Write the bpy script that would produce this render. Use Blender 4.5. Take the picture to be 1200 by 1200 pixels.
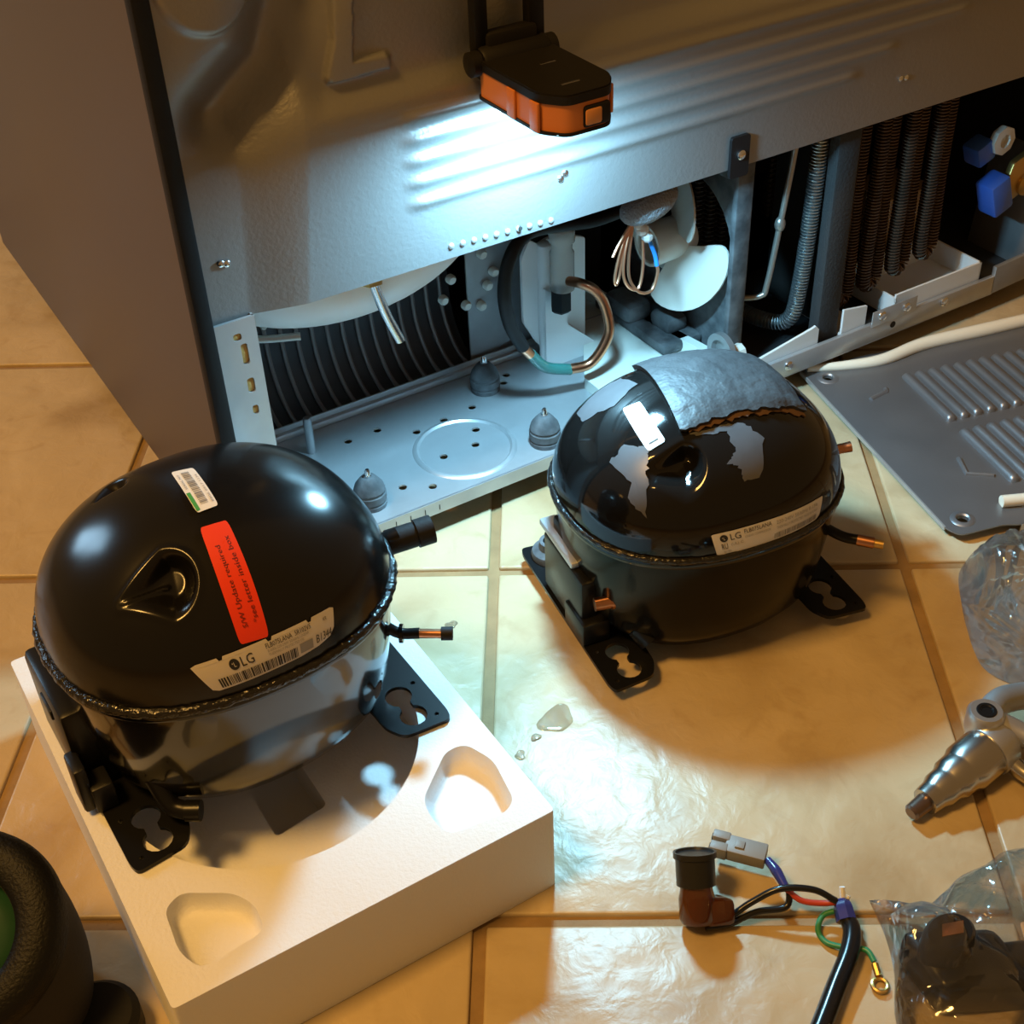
import bpy, bmesh, math, random
import numpy as np
from mathutils import Matrix, Vector
from mathutils.geometry import tessellate_polygon

random.seed(7)
rng = np.random.default_rng(11)
scene = bpy.context.scene
for o in list(bpy.data.objects):
    bpy.data.objects.remove(o)
COL = scene.collection
PI = math.pi

# ------------------------------------------------------------------ camera
# world axes: X along the back of the refrigerator, Y into it, Z up, metres
cam_d = bpy.data.cameras.new('camera')
cam = bpy.data.objects.new('camera', cam_d)
COL.objects.link(cam)
cR = Vector((0.8492, -0.5269, -0.0346)).normalized()
cF = Vector((0.3958, 0.6785, -0.6188)).normalized()
cU = cR.cross(cF).normalized()
cR = cF.cross(cU).normalized()
M = Matrix((cR, cU, -cF)).transposed().to_4x4()
M.translation = Vector((-0.2339, -0.7927, 0.7133))
cam.matrix_world = M
cam_d.sensor_width = 36.0
cam_d.sensor_fit = 'HORIZONTAL'
cam_d.lens = 1581.2 / 1200 * 36
cam_d.clip_start = 0.02
cam_d.clip_end = 50
scene.camera = cam

# ------------------------------------------------------------------ world, room light, exposure
world = bpy.data.worlds.new('room_ambient')
scene.world = world
world.use_nodes = True
bg = world.node_tree.nodes['Background']
bg.inputs['Color'].default_value = (1.0, 0.55, 0.20, 1)
bg.inputs['Strength'].default_value = 0.22

def area_light(name, loc, target, size, power, color, sy=None):
    d = bpy.data.lights.new(name, 'AREA')
    d.energy = power
    d.color = color
    d.size = size
    if sy:
        d.shape = 'RECTANGLE'
        d.size_y = sy
    o = bpy.data.objects.new(name, d)
    COL.objects.link(o)
    o.location = loc
    o.rotation_euler = (Vector(target) - Vector(loc)).to_track_quat('-Z', 'Y').to_euler()
    return o

area_light('ceiling_lamp', (-1.0, -0.22, 2.3), (0.1, -0.2, 0.0), 0.45, 49, (1.0, 0.53, 0.125))
area_light('window_light', (-1.25, 1.95, 1.27), (-0.14, -0.16, 0.24), 0.45, 15, (0.45, 0.75, 1.0), 0.8)

scene.view_settings.view_transform = 'Standard'
scene.view_settings.look = 'None'
scene.view_settings.gamma = 1
scene.view_settings.use_curve_mapping = False
scene.view_settings.exposure = 0.0
LED_POWER = 6.6
LED_COLOR = (0.33, 0.73, 1.0)

# ------------------------------------------------------------------ materials
MATS = {}
def mat(name, color=(.5, .5, .5), rough=.5, metal=0.0, bump=0.0, bscale=200.0, var=0.0, vscale=20.0, color2=None,
        coat=0.0, trans=0.0, emit=None, estr=0.0, ior=1.45, alpha=1.0, sss=0.0, rvar=0.0, spec=0.5, bdist=0.001, btype='noise'):
    if name in MATS:
        return MATS[name]
    m = bpy.data.materials.new(name)
    m.use_nodes = True
    nt = m.node_tree
    p = nt.nodes['Principled BSDF']
    L = nt.links
    p.inputs['Base Color'].default_value = (*color, 1)
    p.inputs['Roughness'].default_value = rough
    p.inputs['Metallic'].default_value = metal
    p.inputs['IOR'].default_value = ior
    p.inputs['Coat Weight'].default_value = coat
    p.inputs['Coat Roughness'].default_value = 0.06
    p.inputs['Transmission Weight'].default_value = trans
    p.inputs['Alpha'].default_value = alpha
    p.inputs['Specular IOR Level'].default_value = spec
    if sss:
        p.inputs['Subsurface Weight'].default_value = sss
        p.inputs['Subsurface Radius'].default_value = (.004, .004, .004)
        p.inputs['Subsurface Scale'].default_value = 1.0
    if emit:
        p.inputs['Emission Color'].default_value = (*emit, 1)
        p.inputs['Emission Strength'].default_value = estr
    tc = None
    if bump or var or rvar:
        tc = nt.nodes.new('ShaderNodeTexCoord')
    if var or rvar:
        n = nt.nodes.new('ShaderNodeTexNoise')
        n.inputs['Scale'].default_value = vscale
        n.inputs['Detail'].default_value = 6
        L.new(tc.outputs['Object'], n.inputs['Vector'])
        if var:
            mx = nt.nodes.new('ShaderNodeMix')
            mx.data_type = 'RGBA'
            c2 = color2 or tuple(c * .6 for c in color)
            mx.inputs[6].default_value = (*color, 1)
            mx.inputs[7].default_value = (*c2, 1)
            r = nt.nodes.new('ShaderNodeMapRange')
            r.inputs[1].default_value = .35
            r.inputs[2].default_value = .7
            r.inputs[4].default_value = var
            L.new(n.outputs['Fac'], r.inputs[0])
            L.new(r.outputs[0], mx.inputs[0])
            L.new(mx.outputs[2], p.inputs['Base Color'])
        if rvar:
            r2 = nt.nodes.new('ShaderNodeMapRange')
            r2.inputs[1].default_value = .3
            r2.inputs[2].default_value = .7
            r2.inputs[3].default_value = max(0, rough - rvar)
            r2.inputs[4].default_value = rough + rvar
            L.new(n.outputs['Fac'], r2.inputs[0])
            L.new(r2.outputs[0], p.inputs['Roughness'])
    if bump:
        if btype == 'voronoi':
            n2 = nt.nodes.new('ShaderNodeTexVoronoi')
            out = n2.outputs['Distance']
        else:
            n2 = nt.nodes.new('ShaderNodeTexNoise')
            n2.inputs['Detail'].default_value = 3
            out = n2.outputs['Fac']
        n2.inputs['Scale'].default_value = bscale
        L.new(tc.outputs['Object'], n2.inputs['Vector'])
        b = nt.nodes.new('ShaderNodeBump')
        b.inputs['Strength'].default_value = bump
        b.inputs['Distance'].default_value = bdist
        L.new(out, b.inputs['Height'])
        L.new(b.outputs[0], p.inputs['Normal'])
    MATS[name] = m
    return m

def film_mat(name, tint=(.99, .99, .99), base=0.06, bump=.6, bscale=40, milk=0.0, bd=.006):
    """thin clear plastic film: see-through with fresnel gloss"""
    m = bpy.data.materials.new(name)
    m.use_nodes = True
    nt = m.node_tree
    nt.nodes.clear()
    L = nt.links
    out = nt.nodes.new('ShaderNodeOutputMaterial')
    tr = nt.nodes.new('ShaderNodeBsdfTransparent')
    tr.inputs[0].default_value = (*tint, 1)
    gl = nt.nodes.new('ShaderNodeBsdfGlossy')
    gl.inputs['Roughness'].default_value = .10
    df = nt.nodes.new('ShaderNodeBsdfTranslucent')
    df.inputs[0].default_value = (.9, .9, .92, 1)
    lw = nt.nodes.new('ShaderNodeFresnel')
    lw.inputs[0].default_value = 1.5
    ad = nt.nodes.new('ShaderNodeMath')
    ad.inputs[1].default_value = base
    ad.use_clamp = True
    tc = nt.nodes.new('ShaderNodeTexCoord')
    n = nt.nodes.new('ShaderNodeTexNoise')
    n.inputs['Scale'].default_value = bscale
    n.inputs['Detail'].default_value = 2
    n.inputs['Distortion'].default_value = 1.2
    b = nt.nodes.new('ShaderNodeBump')
    b.inputs['Strength'].default_value = bump
    b.inputs['Distance'].default_value = bd
    L.new(tc.outputs['Object'], n.inputs['Vector'])
    L.new(n.outputs['Fac'], b.inputs['Height'])
    L.new(b.outputs[0], gl.inputs['Normal'])
    L.new(lw.outputs[0], ad.inputs[0])
    mx = nt.nodes.new('ShaderNodeMixShader')
    L.new(ad.outputs[0], mx.inputs[0])
    L.new(tr.outputs[0], mx.inputs[1])
    L.new(gl.outputs[0], mx.inputs[2])
    mx2 = nt.nodes.new('ShaderNodeMixShader')
    mx2.inputs[0].default_value = milk
    L.new(mx.outputs[0], mx2.inputs[1])
    L.new(df.outputs[0], mx2.inputs[2])
    L.new(mx2.outputs[0], out.inputs[0])
    MATS[name] = m
    return m

def tile_mat():
    m = bpy.data.materials.new('glazed_tile')
    m.use_nodes = True
    nt = m.node_tree
    L = nt.links
    p = nt.nodes['Principled BSDF']
    tc = nt.nodes.new('ShaderNodeTexCoord')
    oi = nt.nodes.new('ShaderNodeObjectInfo')
    add = nt.nodes.new('ShaderNodeVectorMath')
    add.operation = 'MULTIPLY_ADD'
    add.inputs[1].default_value = (1, 1, 1)
    cmb = nt.nodes.new('ShaderNodeCombineXYZ')
    ml = nt.nodes.new('ShaderNodeMath')
    ml.operation = 'MULTIPLY'
    ml.inputs[1].default_value = 37.0
    L.new(oi.outputs['Random'], ml.inputs[0])
    for i in range(3):
        L.new(ml.outputs[0], cmb.inputs[i])
    L.new(tc.outputs['Object'], add.inputs[0])
    L.new(cmb.outputs[0], add.inputs[2])
    def noise(scale, det, dist=0.0):
        n = nt.nodes.new('ShaderNodeTexNoise')
        n.inputs['Scale'].default_value = scale
        n.inputs['Detail'].default_value = det
        n.inputs['Distortion'].default_value = dist
        L.new(add.outputs[0], n.inputs['Vector'])
        return n
    n1 = noise(9, 6, .6)
    ramp = nt.nodes.new('ShaderNodeValToRGB')
    e = ramp.color_ramp.elements
    e[0].position = .28
    e[0].color = (.35, .25, .13, 1)
    e[1].position = .72
    e[1].color = (.52, .41, .255, 1)
    mid = ramp.color_ramp.elements.new(.5)
    mid.color = (.465, .36, .215, 1)
    L.new(n1.outputs['Fac'], ramp.inputs[0])
    n2 = noise(26, 8, 1.0)
    r2 = nt.nodes.new('ShaderNodeMapRange')
    r2.inputs[1].default_value = .58
    r2.inputs[2].default_value = .78
    r2.inputs[4].default_value = .45
    L.new(n2.outputs['Fac'], r2.inputs[0])
    mx = nt.nodes.new('ShaderNodeMix')
    mx.data_type = 'RGBA'
    mx.inputs[7].default_value = (.30, .19, .085, 1)
    L.new(r2.outputs[0], mx.inputs[0])
    L.new(ramp.outputs[0], mx.inputs[6])
    L.new(mx.outputs[2], p.inputs['Base Color'])
    p.inputs['Roughness'].default_value = .38
    p.inputs['Specular IOR Level'].default_value = .5
    n3 = noise(55, 4, .4)
    n4 = noise(14, 2, .3)
    ma = nt.nodes.new('ShaderNodeMath')
    ma.operation = 'MULTIPLY_ADD'
    ma.inputs[1].default_value = 3.0
    L.new(n4.outputs['Fac'], ma.inputs[0])
    L.new(n3.outputs['Fac'], ma.inputs[2])
    b = nt.nodes.new('ShaderNodeBump')
    b.inputs['Strength'].default_value = .55
    b.inputs['Distance'].default_value = .0022
    L.new(ma.outputs[0], b.inputs['Height'])
    L.new(b.outputs[0], p.inputs['Normal'])
    MATS['glazed_tile'] = m
    return m

tile_mat()
mat('grout', (.30, .19, .085), .8, bump=.4, bscale=300, var=.5, vscale=60)
mat('stucco_steel', (.27, .265, .26), .42, .6, bump=.32, bscale=330, bdist=.0008)
mat('galvanised', (.50, .52, .54), .38, .65, var=.35, vscale=45, color2=(.38, .40, .42), rvar=.08)
mat('galvanised_dull', (.34, .35, .36), .5, .7, var=.5, vscale=30, color2=(.2, .2, .2))
mat('brown_paint', (.125, .105, .105), .42, .35)
mat('black_rubber', (.009, .009, .010), .6, bump=.1, bscale=400, spec=.25)
mat('black_plastic', (.008, .008, .009), .38, spec=.3)
mat('dusty_black', (.05, .055, .06), .75, var=.8, vscale=60, color2=(.16, .17, .18), bump=.4, bscale=180)
mat('black_void', (.012, .011, .010), .8)  # near-black; on the bay walls and ceiling it carries their shade
mat('dark_sheet', (.045, .045, .047), .55, .3)
mat('rib_brown', (.22, .20, .19), .45, .3)
mat('white_plastic', (.72, .74, .74), .4, sss=.1)
mat('milky_plastic', (.70, .72, .66), .35, var=.4, vscale=22, color2=(.52, .54, .48))
mat('fan_plastic', (.62, .60, .54), .42)
mat('yellow_foam', (.60, .36, .10), .8, bump=.5, bscale=300)
mat('grey_foam', (.26, .27, .29), .95, bump=1, bscale=420, bdist=.003)
mat('dark_foam', (.035, .036, .038), .9, bump=.5, bscale=300)
mat('copper', (.62, .30, .17), .28, 1.0, var=.5, vscale=70, color2=(.30, .13, .07))
mat('copper_wire', (.66, .36, .22), .35, .9)
mat('old_fin', (.17, .11, .075), .5, .7, var=.6, vscale=60, color2=(.08, .06, .05))
mat('bright_fin', (.55, .60, .62), .35, .9)
mat('silver', (.72, .74, .76), .22, 1.0)
mat('grey_tube', (.36, .35, .32), .35, .7)
mat('brass', (.55, .36, .12), .35, .9)
mat('blue_plastic', (.045, .13, .55), .35)
mat('blue_wire', (.03, .25, .75), .4)
mat('teal_tape', (.06, .26, .23), .2, trans=.5)
mat('clear_tube', (.80, .84, .84), .15, trans=.7, ior=1.2)
mat('tan_label', (.45, .32, .19), .6)
mat('gloss_black', (.0045, .0042, .004), .09, coat=.15, spec=.4)
mat('shell_black', (.0040, .0036, .0033), .16, spec=.22)
mat('satin_black', (.006, .0055, .005), .14, coat=.6)
mat('dome_black', (.0045, .0042, .004), .20)
mat('weld_black', (.012, .011, .010), .16, bump=1.0, bscale=220, bdist=.002)
mat('plate_black', (.006, .006, .0065), .30, spec=.28)
mat('label_white', (.60, .56, .52), .45)
mat('sticker_white', (.72, .72, .70), .35)
mat('red_sticker', (.78, .045, .012), .42)
mat('ink', (.015, .014, .014), .6)
mat('ink_red', (.16, .012, .006), .6)
mat('ink_grey', (.25, .24, .23), .6)
mat('green_print', (.05, .30, .07), .5)
mat('pad_grey', (.024, .025, .027), .55, bump=.9, bscale=70, bdist=.003, var=.6, vscale=30, color2=(.055, .057, .06))
mat('pad_edge', (.10, .055, .035), .9)
mat('residue', (.075, .075, .08), .34, var=.5, vscale=60, color2=(.05, .05, .052))
mat('styrofoam', (.76, .76, .76), .65, bump=.35, bscale=450, bdist=.0012, sss=.15)
mat('cover_steel', (.23, .235, .25), .42, .7, bump=.12, bscale=300, rvar=.06, vscale=25)
mat('foam_tape', (.74, .70, .58), .8)
mat('orange_plastic', (.55, .17, .035), .42)
mat('orange_light', (.60, .24, .07), .35)
mat('housing_black', (.008, .007, .006), .5, spec=.25)
mat('led', (.9, .9, .8), .5, emit=LED_COLOR, estr=30)
mat('grey_connector', (.22, .205, .18), .5)
mat('amber', (.13, .035, .008), .12, trans=.55, coat=.4)
mat('cap_black', (.012, .012, .012), .35)
mat('wire_black', (.008, .008, .009), .22)
mat('wire_red', (.45, .05, .025), .35)
mat('wire_green', (.03, .22, .10), .35)
mat('tape_blue', (.025, .03, .14), .22)
mat('tool_metal', (.50, .48, .45), .24, 1.0)
mat('tool_cast', (.55, .55, .55), .33, .9)
mat('tip_brown', (.20, .14, .11), .3, .9)
mat('relay_black', (.010, .010, .011), .28)
mat('paper', (.70, .60, .56), .7)
mat('green_lens', (.02, .085, .04), .35, var=.6, vscale=25, color2=(.01, .04, .02), coat=.3)
mat('rough_black', (.006, .006, .006), .5, bump=.5, bscale=520, bdist=.0012, spec=.22)
mat('grey_rubber', (.030, .028, .027), .65, bump=.2, bscale=400, spec=.25)
mat('water', (.9, .85, .7), .05, trans=.9, ior=1.33)
film_mat('bag_film', base=.07, bump=1.0, bscale=20, milk=.08, bd=.016)
film_mat('bag_film_soft', base=.035, bump=.9, bscale=12, milk=.08, bd=.012)

# ------------------------------------------------------------------ geometry helpers
class G:
    """collects polygons for one mesh object"""
    def __init__(self):
        self.v = []
        self.f = []
    def add(self, v, f, T=None):
        n = len(self.v)
        if T is not None:
            v = [tuple(T @ Vector(p)) for p in v]
        self.v += [tuple(float(c) for c in p) for p in v]
        self.f += [tuple(i + n for i in q) for q in f]
        return self
    def build(self, name, material, parent=None, smooth=40, loc=None, rot=None):
        me = bpy.data.meshes.new(name)
        me.from_pydata(self.v, [], self.f)
        me.validate()
        bm = bmesh.new()
        bm.from_mesh(me)
        bmesh.ops.recalc_face_normals(bm, faces=bm.faces)
        bm.to_mesh(me)
        bm.free()
        if smooth:
            me.shade_smooth()
            me.set_sharp_from_angle(angle=math.radians(smooth))
        me.materials.append(MATS[material])
        o = bpy.data.objects.new(name, me)
        COL.objects.link(o)
        if parent:
            o.parent = parent
        if loc is not None:
            o.location = loc
        if rot is not None:
            o.rotation_euler = rot
        return o

def box(x0, x1, y0, y1, z0, z1, bev=0.0, seg=2):
    bm = bmesh.new()
    bmesh.ops.create_cube(bm, size=1.0)
    for v in bm.verts:
        v.co = Vector(((x0 + x1) / 2 + v.co.x * (x1 - x0), (y0 + y1) / 2 + v.co.y * (y1 - y0), (z0 + z1) / 2 + v.co.z * (z1 - z0)))
    if bev:
        bmesh.ops.bevel(bm, geom=list(bm.edges), offset=bev, segments=seg, affect='EDGES', profile=.5)
    bm.verts.index_update()
    r = [tuple(v.co) for v in bm.verts], [tuple(v.index for v in f.verts) for f in bm.faces]
    bm.free()
    return r

def smooth_path(pts, n=8):
    P = [Vector(p) for p in pts]
    if len(P) < 3:
        return P
    out = []
    Q = [P[0] * 2 - P[1]] + P + [P[-1] * 2 - P[-2]]
    for i in range(1, len(Q) - 2):
        p0, p1, p2, p3 = Q[i - 1:i + 3]
        for k in range(n):
            t = k / n
            out.append(.5 * ((2 * p1) + (p2 - p0) * t + (2 * p0 - 5 * p1 + 4 * p2 - p3) * t * t + (3 * p1 - p0 - 3 * p2 + p3) * t ** 3))
    out.append(P[-1])
    return out

def tube(path, r, seg=12, smooth=8, caps=True):
    P = smooth_path(path, smooth) if smooth else [Vector(p) for p in path]
    n = len(P)
    R = r if isinstance(r, (list, tuple)) else [r] * n
    if len(R) != n:
        R = list(np.interp(np.linspace(0, 1, n), np.linspace(0, 1, len(R)), R))
    T = [(P[min(i + 1, n - 1)] - P[max(i - 1, 0)]).normalized() for i in range(n)]
    up = Vector((0, 0, 1)) if abs(T[0].z) < .9 else Vector((1, 0, 0))
    N = (up - T[0] * up.dot(T[0])).normalized()
    v, f = [], []
    for i in range(n):
        N = (N - T[i] * N.dot(T[i])).normalized()
        B = T[i].cross(N)
        for k in range(seg):
            a = 2 * PI * k / seg
            v.append(tuple(P[i] + (N * math.cos(a) + B * math.sin(a)) * R[i]))
    for i in range(n - 1):
        for k in range(seg):
            k2 = (k + 1) % seg
            f.append((i * seg + k, i * seg + k2, (i + 1) * seg + k2, (i + 1) * seg + k))
    if caps:
        f.append(tuple(range(seg))[::-1])
        f.append(tuple((n - 1) * seg + k for k in range(seg)))
    return v, f

def lathe(prof, seg=32, closed=True):
    """prof: list of (radius, z); open ends are capped when their radius > 0"""
    v, f = [], []
    for r, z in prof:
        for k in range(seg):
            a = 2 * PI * k / seg
            v.append((r * math.cos(a), r * math.sin(a), z))
    for i in range(len(prof) - 1):
        for k in range(seg):
            k2 = (k + 1) % seg
            f.append((i * seg + k, i * seg + k2, (i + 1) * seg + k2, (i + 1) * seg + k))
    if closed:
        f.append(tuple(range(seg))[::-1])
        f.append(tuple((len(prof) - 1) * seg + k for k in range(seg)))
    return v, f

def circle(cx, cy, r, n=20):
    return [(cx + r * math.cos(2 * PI * k / n), cy + r * math.sin(2 * PI * k / n)) for k in range(n)]

def rounded(pts, r, n=5):
    """round the corners of a polygon"""
    out = []
    m = len(pts)
    for i in range(m):
        p0, p1, p2 = Vector(pts[i - 1]), Vector(pts[i]), Vector(pts[(i + 1) % m])
        d0, d1 = (p0 - p1), (p2 - p1)
        rr = min(r, d0.length * .45, d1.length * .45)
        a, b = p1 + d0.normalized() * rr, p1 + d1.normalized() * rr
        for k in range(n + 1):
            t = k / n
            q = a * (1 - t) ** 2 + p1 * 2 * t * (1 - t) + b * t * t
            out.append((q.x, q.y))
    return out

def prism(outer, holes, z0, z1):
    loops = [list(outer)] + [list(h) for h in holes]
    tris = tessellate_polygon([[Vector((x, y, 0)) for x, y in l] for l in loops])
    flat = [p for l in loops for p in l]
    n = len(flat)
    v = [(x, y, z0) for x, y in flat] + [(x, y, z1) for x, y in flat]
    f = []
    for t in tris:
        f.append((t[2], t[1], t[0]))
        f.append(tuple(i + n for i in t))
    s = 0
    for l in loops:
        k = len(l)
        for i in range(k):
            a, b = s + i, s + (i + 1) % k
            f.append((a, b, b + n, a + n))
        s += k
    return v, f

def mapv(vf, fn):
    return [fn(*p) for p in vf[0]], vf[1]

def xz(vf):   # prism drawn in (x, z), extruded along y
    return mapv(vf, lambda a, b, c: (a, c, b))
def yz(vf):   # prism drawn in (y, z), extruded along x
    return mapv(vf, lambda a, b, c: (c, a, b))

def grid(us, vs, fn):
    v = [fn(a, b) for b in vs for a in us]
    n = len(us)
    f = [(j * n + i, j * n + i + 1, (j + 1) * n + i + 1, (j + 1) * n + i) for j in range(len(vs) - 1) for i in range(n - 1)]
    return v, f

def sphere(c, r, seg=16, rings=10, sx=1, sy=1, sz=1):
    prof = [(max(1e-5, math.sin(PI * i / rings)) * r, -math.cos(PI * i / rings) * r) for i in range(rings + 1)]
    v, f = lathe(prof, seg)
    return [(c[0] + x * sx, c[1] + y * sy, c[2] + z * sz) for x, y, z in v], f

def thing(name, label, cat, loc=(0, 0, 0), rotz=0.0, group=None):
    o = bpy.data.objects.new(name, None)
    o.empty_display_size = .05
    COL.objects.link(o)
    o.location = loc
    o.rotation_euler = (0, 0, rotz)
    o['label'] = label
    o['category'] = cat
    if group:
        o['group'] = group
    return o

def tag(o, label, cat, group=None):
    o['label'] = label
    o['category'] = cat
    if group:
        o['group'] = group
    return o

def part(name, material, parent, *vfs, smooth=40, label=None, loc=None, rot=None):
    g = G()
    for vf in vfs:
        g.add(*vf)
    o = g.build(name, material, parent, smooth, loc, rot)
    if label:
        o['label'] = label
    return o

def share(src, name, parent, loc=(0, 0, 0), rot=(0, 0, 0), scale=(1, 1, 1)):
    o = bpy.data.objects.new(name, src.data)
    COL.objects.link(o)
    o.parent = parent
    o.location = loc
    o.rotation_euler = rot
    o.scale = scale
    return o

def text_geo(body, size):
    """flat lettering as polygons, origin at its lower left"""
    cu = bpy.data.curves.new('lettering', 'FONT')
    cu.body = body
    cu.size = size
    cu.resolution_u = 2
    o = bpy.data.objects.new('lettering', cu)
    COL.objects.link(o)
    dg = bpy.context.evaluated_depsgraph_get()
    me = bpy.data.meshes.new_from_object(o.evaluated_get(dg))
    v = [tuple(p.co) for p in me.vertices]
    f = [tuple(p.vertices) for p in me.polygons]
    bpy.data.objects.remove(o)
    bpy.data.curves.remove(cu)
    bpy.data.meshes.remove(me)
    return v, f

def ss(a, b, t):
    t = np.clip((t - a) / (b - a), 0, 1)
    return t * t * (3 - 2 * t)

# ------------------------------------------------------------------ floor
floor = part('floor', 'grout', None, box(-3.2, 3.4, -2.6, 3.4, -.06, -.0035))
floor['kind'] = 'structure'
TS, GR = .33, .0085
tile_yaw = -math.radians(32.719)
tx, ty_ = Vector((math.cos(tile_yaw), math.sin(tile_yaw))), Vector((-math.sin(tile_yaw), math.cos(tile_yaw)))
torg = Vector((.1694, -.0679))
bm = bmesh.new()
bmesh.ops.create_cube(bm, size=1)
for v in bm.verts:
    v.co = Vector((v.co.x * (TS - GR), v.co.y * (TS - GR), v.co.z * .010 - .005))
bmesh.ops.bevel(bm, geom=[e for e in bm.edges], offset=.0022, segments=3, affect='EDGES', profile=.6)
tme = bpy.data.meshes.new('tile')
bm.to_mesh(tme)
bm.free()
tme.shade_smooth()
tme.set_sharp_from_angle(angle=math.radians(50))
tme.materials.append(MATS['glazed_tile'])
for i in range(-5, 6):
    for j in range(-4, 6):
        c = torg + tx * (TS * (i + .5)) + ty_ * (TS * (j + .5))
        o = bpy.data.objects.new('tile', tme)
        COL.objects.link(o)
        o.parent = floor
        o.location = (c.x, c.y, random.uniform(-.0004, .0))
        o.rotation_euler = (0, 0, tile_yaw + random.choice((0, 1, 2, 3)) * PI / 2)

# ------------------------------------------------------------------ refrigerator
FR = thing('refrigerator', 'back of a large brown refrigerator with its machine compartment open', 'refrigerator', (0, 0, 0))
FW, FD, FH = .905, .72, 1.76
PZ = .25   # lower edge of the back panel

part('side_panel', 'brown_paint', FR, box(-.010, -.002, .004, FD, .018, FH, .003), label='brown painted side of the cabinet')
part('side_panel', 'brown_paint', FR, box(FW + .002, FW + .010, .004, FD, .018, FH, .003))
part('top_panel', 'brown_paint', FR, box(-.010, FW + .010, .004, FD, FH, FH + .01, .002))
part('front_door', 'brown_paint', FR, box(-.010, FW + .010, FD, FD + .06, .03, FH, .006))
part('edge_trim', 'black_rubber', FR, box(-.0125, .0, -.005, .008, .018, FH, .003), label='black trim strip along the rear edge')
part('edge_trim', 'black_rubber', FR, box(FW, FW + .0125, -.005, .008, .018, FH, .003))

# back panel: pressed steel sheet, a height field in (x, z)
Lpoly = np.array([(.1270, .520), (.1134, .421), (.105, .398), (.1075, .3936), (.1536, .394), (.1544, .4023), (.1505, .4065), (.1275, .407), (.1285, .4124), (.1415, .520)])
def poly_sdf(X, Z, P):
    d = np.full(X.shape, 1e9)
    s = np.ones(X.shape)
    n = len(P)
    j = n - 1
    for i in range(n):
        ex, ez = P[j][0] - P[i][0], P[j][1] - P[i][1]
        wx, wz = X - P[i][0], Z - P[i][1]
        t = np.clip((wx * ex + wz * ez) / (ex * ex + ez * ez), 0, 1)
        d = np.minimum(d, (wx - ex * t) ** 2 + (wz - ez * t) ** 2)
        c1 = Z >= P[i][1]
        c2 = Z < P[j][1]
        c3 = ex * wz > ez * wx
        flip = (c1 & c2 & c3) | (~c1 & ~c2 & ~c3)
        s = np.where(flip, -s, s)
        j = i
    return s * np.sqrt(d)
def seg_d(X, Z, a, b):
    ex, ez = b[0] - a[0], b[1] - a[1]
    t = np.clip(((X - a[0]) * ex + (Z - a[1]) * ez) / (ex * ex + ez * ez), 0, 1)
    return np.hypot(X - a[0] - ex * t, Z - a[1] - ez * t)
def panel_y(X, Z):
    y = np.zeros_like(X)
    # plain strip at the far left, then a ramp up to the main field
    xl = .0300 + (Z - .266) * .10
    xr = .0700 + (Z - .253) * .13
    t = np.clip((X - xl) / (xr - xl), 0, 1)
    ramp = .7 * t + .3 * t * t * (3 - 2 * t)
    y += .0045 - .0095 * ramp * (1 - ss(.365, .400, Z)) - .005 * ss(.365, .400, Z)
    # flowing hollow that climbs to the right
    d = np.minimum(np.minimum(seg_d(X, Z, (.034, .388), (.070, .414)), seg_d(X, Z, (.070, .414), (.091, .460))), seg_d(X, Z, (.091, .460), (.095, .62)))
    y += .030 * np.exp(-(d / .023) ** 2.0)
    # upper field set back
    y += .0065 * ss(.372, .392, Z - (X - .11) * .0) * ss(.085, .105, X)
    # round pressing at the upper left
    rr = np.hypot(X - .036, Z - .476)
    y -= .004 * (1 - ss(.030, .036, rr))
    # boot shaped pressing
    sd = poly_sdf(X, Z, Lpoly)
    y -= .0045 * (1 - ss(-.0022, .0003, sd))
    # long horizontal ribs
    for zc, x1 in ((.3615, .74), (.346, .74), (.3305, .70), (.315, .62), (.2995, .58)):
        e = ss(.148, .166, X) * (1 - ss(x1 - .02, x1, X))
        y -= .0030 * np.exp(-((Z - zc) / .0042) ** 2) * e
    return y
xs = np.concatenate([np.arange(0.0, .2, .0014), np.arange(.2, FW + .001, .003)])
zs = np.arange(PZ, .56, .0016)
Xg, Zg = np.meshgrid(xs, zs)
Yg = panel_y(Xg, Zg)
g = G()
nx, nz = len(xs), len(zs)
pv = np.stack([Xg.ravel(), Yg.ravel(), Zg.ravel()], 1).tolist()
pf = [(j * nx + i, j * nx + i + 1, (j + 1) * nx + i + 1, (j + 1) * nx + i) for j in range(nz - 1) for i in range(nx - 1)]
# folded lip under the lower edge and the plain sheet above
nb = len(pv)
pv += [(x, float(Yg[0, i]) + .010, PZ) for i, x in enumerate(xs)]
pf += [(i, i + 1, nb + i + 1, nb + i) for i in range(nx - 1)]
nt_ = len(pv)
pv += [(x, float(Yg[-1, i]) if k == 0 else 0.0, FH if k else float(zs[-1])) for k in range(2) for i, x in enumerate(xs)]
pf += [(nt_ + i, nt_ + i + 1, nt_ + nx + i + 1, nt_ + nx + i) for i in range(nx - 1)]
g.add(pv, pf)
panel = g.build('back_panel', 'stucco_steel', FR, 60)
panel['label'] = 'stucco-embossed steel back panel with pressed ribs'
dim = part('dimple', 'galvanised', panel, sphere((0, 0, 0), .0024, 12, 8, 1, .55, 1), loc=(.1844, -.0054, .2597))
for k in range(1, 10):
    share(dim, 'dimple', panel, (.1844 + k * .0096, -.0054, .2597 - k * .0005))
for x, z in ((.0150, .2935), (.0190, .2925), (.2841, .2895), (.2800, .2860), (.6235, .284), (.63, .2835)):
    part('screw', 'silver', panel, mapv(lathe([(.0026, 0), (.0026, .0008), (.0016, .0016), (.0002, .0018)], 12), lambda a, b, c: (x + a, (.004 if x < .03 else -.005) - c, z + b)))
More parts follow.
